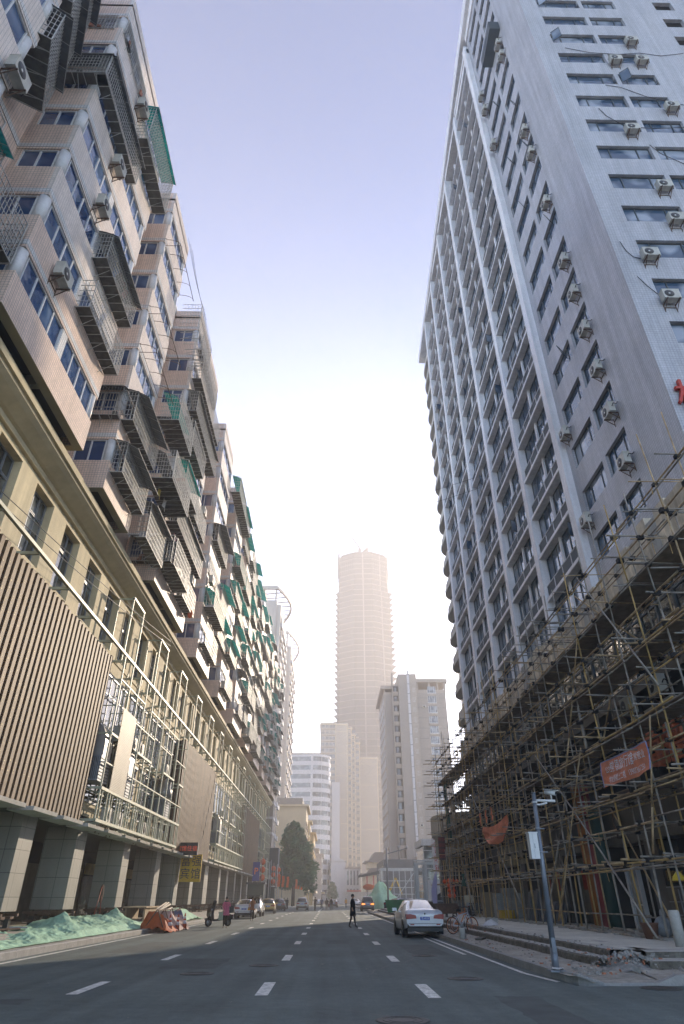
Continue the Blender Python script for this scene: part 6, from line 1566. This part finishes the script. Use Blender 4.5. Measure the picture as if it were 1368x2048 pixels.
# signal post, umbrella stall, digger
o = thing('camera_mast','grey mast with an outstretched camera arm in front of the slate base','mast',(9.2,112,0)); b = MB(); b.tube((0,0,0),(0,0,8.4),.14,10); b.tube((0,0,7.6),(3.3,0,8.4),.07,8); b.build('post', m_steelgrey, o)
b = MB()
for x in (2.0,3.2): b.box(x-.2,x+.2,-.5,.1,8.45,8.75); b.tube((x,0,8.2),(x,0,8.5),.04,6)
b.build('camera', m_wht, o)
o = thing('street_stall','small stall with an orange awning under a dark canopy by the mast','stall',(9.0,150,0)); b = MB(); b.prism([(6.2,5.6),(10.4,6.5),(10.6,6.0),(6.2,5.3)],'Y',148,151,0); b.build('canopy', m_slate, o, world=True)
MB().ball((8.3,149.5,3.6),1.25,1.1,.55,14,8).build('parasol', m_orange, o, world=True); MB().tube((8,149.5,0),(8,149.5,4),.08,8).tube((10.2,150,0),(10.2,150,6),.12,8).build('post', m_steelgrey, o, world=True)
o = thing('digger','yellow digger cab standing at the site beside the green net heap','digger',(11.4,150,0)); MB().box(-1.5,1.5,-1.5,1.5,.3,1.6).box(-1.8,1.8,-1.9,-1.2,0,.8).box(-1.8,1.8,1.2,1.9,0,.8).build('undercarriage', m_black, o)
MB().prism([(-1.5,1.6),(1.5,1.6),(1.4,3.2),(-1.0,3.4),(-1.5,2.6)],'Y',-1.2,1.2).build('body', m_crate_y, o); MB().prism([(-.9,3.2),(.7,3.2),(.5,4.7),(-.7,4.7)],'Y',-.9,.9).build('cab', m_gl_f, o); MB().tube((1,0,2.5),(2.6,-.5,5.2),.22,8).tube((2.6,-.5,5.2),(3.8,-.8,2.2),.16,8).build('boom', m_crate_y, o)
o = MB().box(4.5,16,232,232.3,0,3.2).box(4.4,16.1,231.9,232.4,3.2,3.4).build('white_hoarding', m_wht); tag(o,'long white site hoarding across the end of the road','hoarding')
# ---------------------------------------------------------------- left pavement: dust net, barriers, cones
def net(u, v):
    y = 11+30.5*v; x = -9.75-2.9*u
    h = .20+.22*u+.32*max(0,noise.noise((x*.45,y*.28,4)))
    for (px, py, ph, pr) in ((-11.1,31.2,.95,1.3),(-10.6,26.5,.35,.6),(-11.2,36.6,.75,1.7),(-11.3,39.2,1.05,1.1),(-10.4,22.5,.25,.6),(-11.7,18,.5,2.0),(-11.0,33.6,.5,.9)):
        d = math.hypot((x-px),(y-py)*.8); h += ph*math.exp(-(d/pr)*1.7)*.62
    rid = math.sin(y*3.1+x*1.7+2*noise.noise((x*.8,y*.8,1)))
    h += .045*rid*min(1,h*1.5)+.10*(.35-abs(noise.noise((x*1.9,y*1.3,2))))+.07*(.3-abs(noise.noise((x*4.6,y*3.2,5))))+.03*noise.noise((x*9,y*7,5))
    e = min(1,u*9)
    return (x+.10*noise.noise((y*.9,0,3))*(1-u),y,.20+(h-.18)*e+.02)
o = MB().grid(60,420,net).build('dust_net', m_netg); tag(o,'long crumpled green dust net spread over the left pavement earth','dust net')
def net2(u, v):
    y = 49+9*v; x = -9.8-2.2*u; return (x,y,.2+.75*math.sin(PI*min(1,u*.8+.05))*math.sin(PI*min(1,v+.06))**.5+.12*noise.noise((x*2,y*1.2,3)))
o = MB().grid(20,40,net2).build('dust_net', m_netg); tag(o,'smaller green dust net heap behind the parked scooter','dust net')
for i, (x, y, z, rz, l) in enumerate([(-12.3,28.6,.55,35,'grey board tilted on the earth beside the second pillar')]):
    stuff_box('board',l,'board',MB().box(-.7,.7,-.25,.25,0,.04).box(-.5,.5,-.2,.2,.04,.05),m_steelgrey,(x,y,z),R(rz))
o = thing('broom','red handled mop and a dark broom leaning on the third pillar','broom',(-11.9,37.4,.5)); MB().tube((0,0,0),(-.1,1.0,1.55),.022,6).tube((.1,.8,0),(-.1,1.1,1.5),.02,6).build('handle', M('red_handle',(.30,.05,.02),.6), o); MB().ball((-.12,1.12,1.25),.12,.16,.42,10,8).build('mop_head', m_rust, o)
m_tarp = M('pink_white_tarp', (.50,.34,.30), .75, var=[(3,.2)], transl=.2); m_tarpb = M('blue_tarp_stripe', (.12,.14,.24), .8, transl=.15); m_tarpo = M('orange_tarp', (.48,.11,.03), .7, var=[(3,.2)], transl=.2)
def tarp(u, v):
    y = 38.6+6.3*v; x = -9.75+1.55*u+.25*noise.noise((0,v*6,8)); hh = .58*min(1,(1-abs(u-.42)*1.75)*1.5)+.0; pk_ = .28*math.sin(v*15+1)+.22*math.sin(v*31)
    return (x+.08*noise.noise((u*3,v*14,1)),y+.1*noise.noise((u*4,v*9,6)),max(.02,hh*(1+pk_)*(1 if .04 < v < .97 else .25)+.16*noise.noise((u*6,v*20,2))+.05))
o = thing('tarpaulin_barrier','low barrier draped with orange and pink white striped tarpaulin on the left kerb','barrier',(-9,41,0))
MB().grid(18,90,tarp,0,True,lambda u,v: 2 if v < .36 and not .14 < v < .17 else (1 if (v > .36 and int(v*38)%9 == 4) or .14 < v < .17 or (v > .8 and int(u*18)%5 == 2) else 0)).build('tarpaulin', [m_tarp, m_tarpb, m_tarpo], o, world=True)
b = MB()
for y in (38.8,40.5,42.3,44.4): b.bar((-8.5,y,0),(-9.0,y,1.05),.05); b.bar((-9.7,y,0),(-9.0,y,1.05),.05)
b.bar((-9.0,38.6,1.0),(-9.0,44.8,1.0),.05); b.build('frame', m_rust, o, world=True)
m_cone = M('cone_orange', (.42,.07,.02), .6, var=[(6,.25)])
def cone(lab, x, y, tilt=0):
    o = thing('traffic_cone',lab,'traffic cone',(x,y,.0),0,'cones against the tarpaulin barrier'); o.rotation_euler = (R(tilt),R(tilt*.6),0)
    MB().box(-.2,.2,-.2,.2,0,.03).build('base', m_black, o); MB().lathe([(.15,.03),(.035,.78),(.03,.80)],16).build('cone_body', m_cone, o); MB().lathe([(.116,.29),(.09,.45)],16).lathe([(.078,.54),(.06,.65)],16).build('reflective_band', m_wht, o)
cone('faded traffic cone against the left dark orange part of the barrier',-8.42,39.6,-6); cone('traffic cone with a clear white band at the middle of the barrier',-8.35,41.1,4); cone('traffic cone at the right end of the barrier before the pale tarpaulin',-8.3,42.9,-4)
stuff_box('bamboo_bundle','bundle of cut bamboo lying against the fifth pillar behind the barrier','bamboo bundle',MB().tube((0,0,.1),(.8,4,.9),.06,6).tube((.1,0,.2),(.9,4.2,.7),.05,6).tube((.2,.4,.1),(.6,4.4,1.0),.05,6).tube((-.1,.2,.1),(.5,4.1,1.0),.05,6),m_bam[1],(-11.3,44.6,.3))
stuff_box('timber_sheet','flat pale timber sheet lying on supports before the fifth pillar','board',MB().box(-.7,.7,-1.6,1.6,.75,.82).box(-.6,-.5,-1.4,1.4,.0,.75).box(.5,.6,-1.4,1.4,.0,.75),M('pale_timber',(.33,.25,.15),.8,var=[(3,.2)]),(-11.5,45.2,.3))
# signs under the left podium
m_ysign = M('yellow_sign', (.55,.33,.02), .55, var=[(3,.08)]); m_ink = M('dark_ink', (.02,.025,.06), .6)
def facing_x(txt, size, y, z, x): return moved(text_mb(txt, size, .015), Matrix.Translation((x,y,z)) @ Matrix.Rotation(RX,4,'Z'))
o = thing('yellow_sign','square yellow sign with four dark characters hung from the arcade edge','sign',(-11.2,57.2,3.6)); MB().box(-.75,.95,0,.14,-.95,.95).build('board', m_ysign, o)
t = MB()
for i, ch in enumerate('富强宾馆'): t.merge(moved(text_mb(ch,.80,.012),Matrix.Translation((-.31+.85*(i%2),-.012,.44-.88*(i//2)))))
t.build('lettering', m_ink, o); b = MB(); 
for z in (-.6,.6): b.bar((-1.4,.07,z),(-.75,.07,z),.05)
b.build('bracket', m_rust, o)
o = thing('screen_sign','dark screen sign with red characters above the yellow hanging sign','sign',(-11.0,53.2,4.72)); MB().box(-.6,1.05,0,.16,-.42,.42).build('casing', m_black, o)
t = MB(); 
for i, ch in enumerate('宾馆住宿'): t.merge(moved(text_mb(ch,.38,.01),Matrix.Translation((-.36+.4*i,-.012,0))))
t.build('lettering', M('red_sign_letter',(.42,.05,.02),.5,emit=((1,.12,.04),.06)), o)
o = thing('blue_sign','blue and orange parking style sign hanging at the far end of the arcade','sign',(-10.6,104,4.9)); MB().box(-.5,.5,0,.2,-1.2,1.2).build('board', M('blue_sign',(.03,.05,.30),.5), o); moved(text_mb('P',1.2,.02),Matrix.Translation((0,-.02,0))).build('lettering', M('orange_sign_letter',(.65,.17,.02),.5,emit=((1,.3,.05),.04)), o)
m_cab = M('dark_green_cabinet', (.02,.05,.045), .5, streak=.1)
for i, (x, y, w_, h) in enumerate([(-9.3,93,2.0,2.9),(-9.3,113,1.8,2.7)]):
    o = thing('utility_cabinet',['tall dark green kiosk behind the parked silver car','dark green kiosk behind the dark hatchback'][i],'kiosk',(x,y,.2),0,'dark green kiosks on the left pavement'); MB().box(-w_/2,w_/2,-1.2,1.2,0,h).build('box', m_cab, o); MB().box(-w_/2-.2,w_/2+.2,-1.4,1.4,h,h+.2).build('roof', m_slate, o); MB().box(w_/2-.1,w_/2+.03,-1.23,-1.1,0,h).box(-w_/2+.2,w_/2-.3,-1.22,-1.2,.4,h-.3).build('door', m_cab, o)
# red lantern strings and banners on the left
n_ = 0
for x, y in ((-9.2,99),(-9.4,121),(-8.9,127)):
    for k in range(3):
        o = MB().ball((0,0,0),.36,.36,.40,10,7).tube((0,0,.35),(0,0,.7),.03,5).build('lantern', m_lan); o.location = (x,y,5.9-.95*k); tag(o,'%s lantern of the %s red lantern string past the arcade'%(['top','middle','bottom'][k],['nearest','middle','farthest'][n_]),'lantern','red lantern strings on the left pavement')
    n_ += 1
for i, (x, y) in enumerate([(-8.6,124),(-8.2,129),(-7.6,133),(-6.8,151),(-6.5,156),(-6.3,167),(-6.2,176)]):
    o = MB().grid(4,8,lambda u,v:(x-.22+.44*u+.05*math.sin(v*5),y+.06*math.sin(u*4+v*6),5.0-1.7*v)).build('banner_flag', m_orange); tag(o,'orange hanging banner, %s in line along the far left kerb'%ORD[i],'banner','orange banners along the far left kerb')
for i in range(9):
    x, y = -9.1+.3*(i%3), 96+4.4*i
    o = MB().lathe([(.06,0),(.05,4.6),(.04,6.2)],8).build('street_pole', m_wht if i%2 else m_steelgrey); o.location = (x,y,.2); tag(o,'slim %s pole, %s in the line of poles past the arcade'%('white' if i%2 else 'grey',ORD[i]),'pole','slim poles past the arcade')
# overhead wires
def wire(lab, p, q, sag, r=.02):
    P = Vector(p); Q = Vector(q); o = MB().path([tuple(P+(Q-P)*t/16-Vector((0,0,sag*4*(t/16)*(1-t/16)))) for t in range(17)], r, 5).build('overhead_wire', m_black); tag(o,lab,'wire','overhead wires across the street')
wire('upper of two wires crossing the sky between the block and the tower',(-10.4,62.0,38.6),(14.4,50.6,37.6),1.0,.018); wire('lower of two wires crossing the sky between the block and the tower',(-10.4,60.5,36.4),(14.4,49.5,35.6),1.2,.018)
wire('upper of two thin cables running along the podium wall to the pink block',(-10.9,10,12.0),(-10.8,40,16.2),.2,.016); wire('lower of two thin cables running along the podium wall to the pink block',(-10.9,10,11.7),(-10.8,40,15.9),.3,.016)
for i, dx in enumerate((0,.5,1.0)): wire('rooftop wire slanting down behind the second bay, %s of three'%ORD[i],(-10.6+dx*.1,27.3+dx,42),(-10.5,33.6+dx,41.8),.6,.012)
wire('dark cable strung down the podium front past the second louver panel',(-10.75,66,17),(-11.1,61,6),.2,.03)
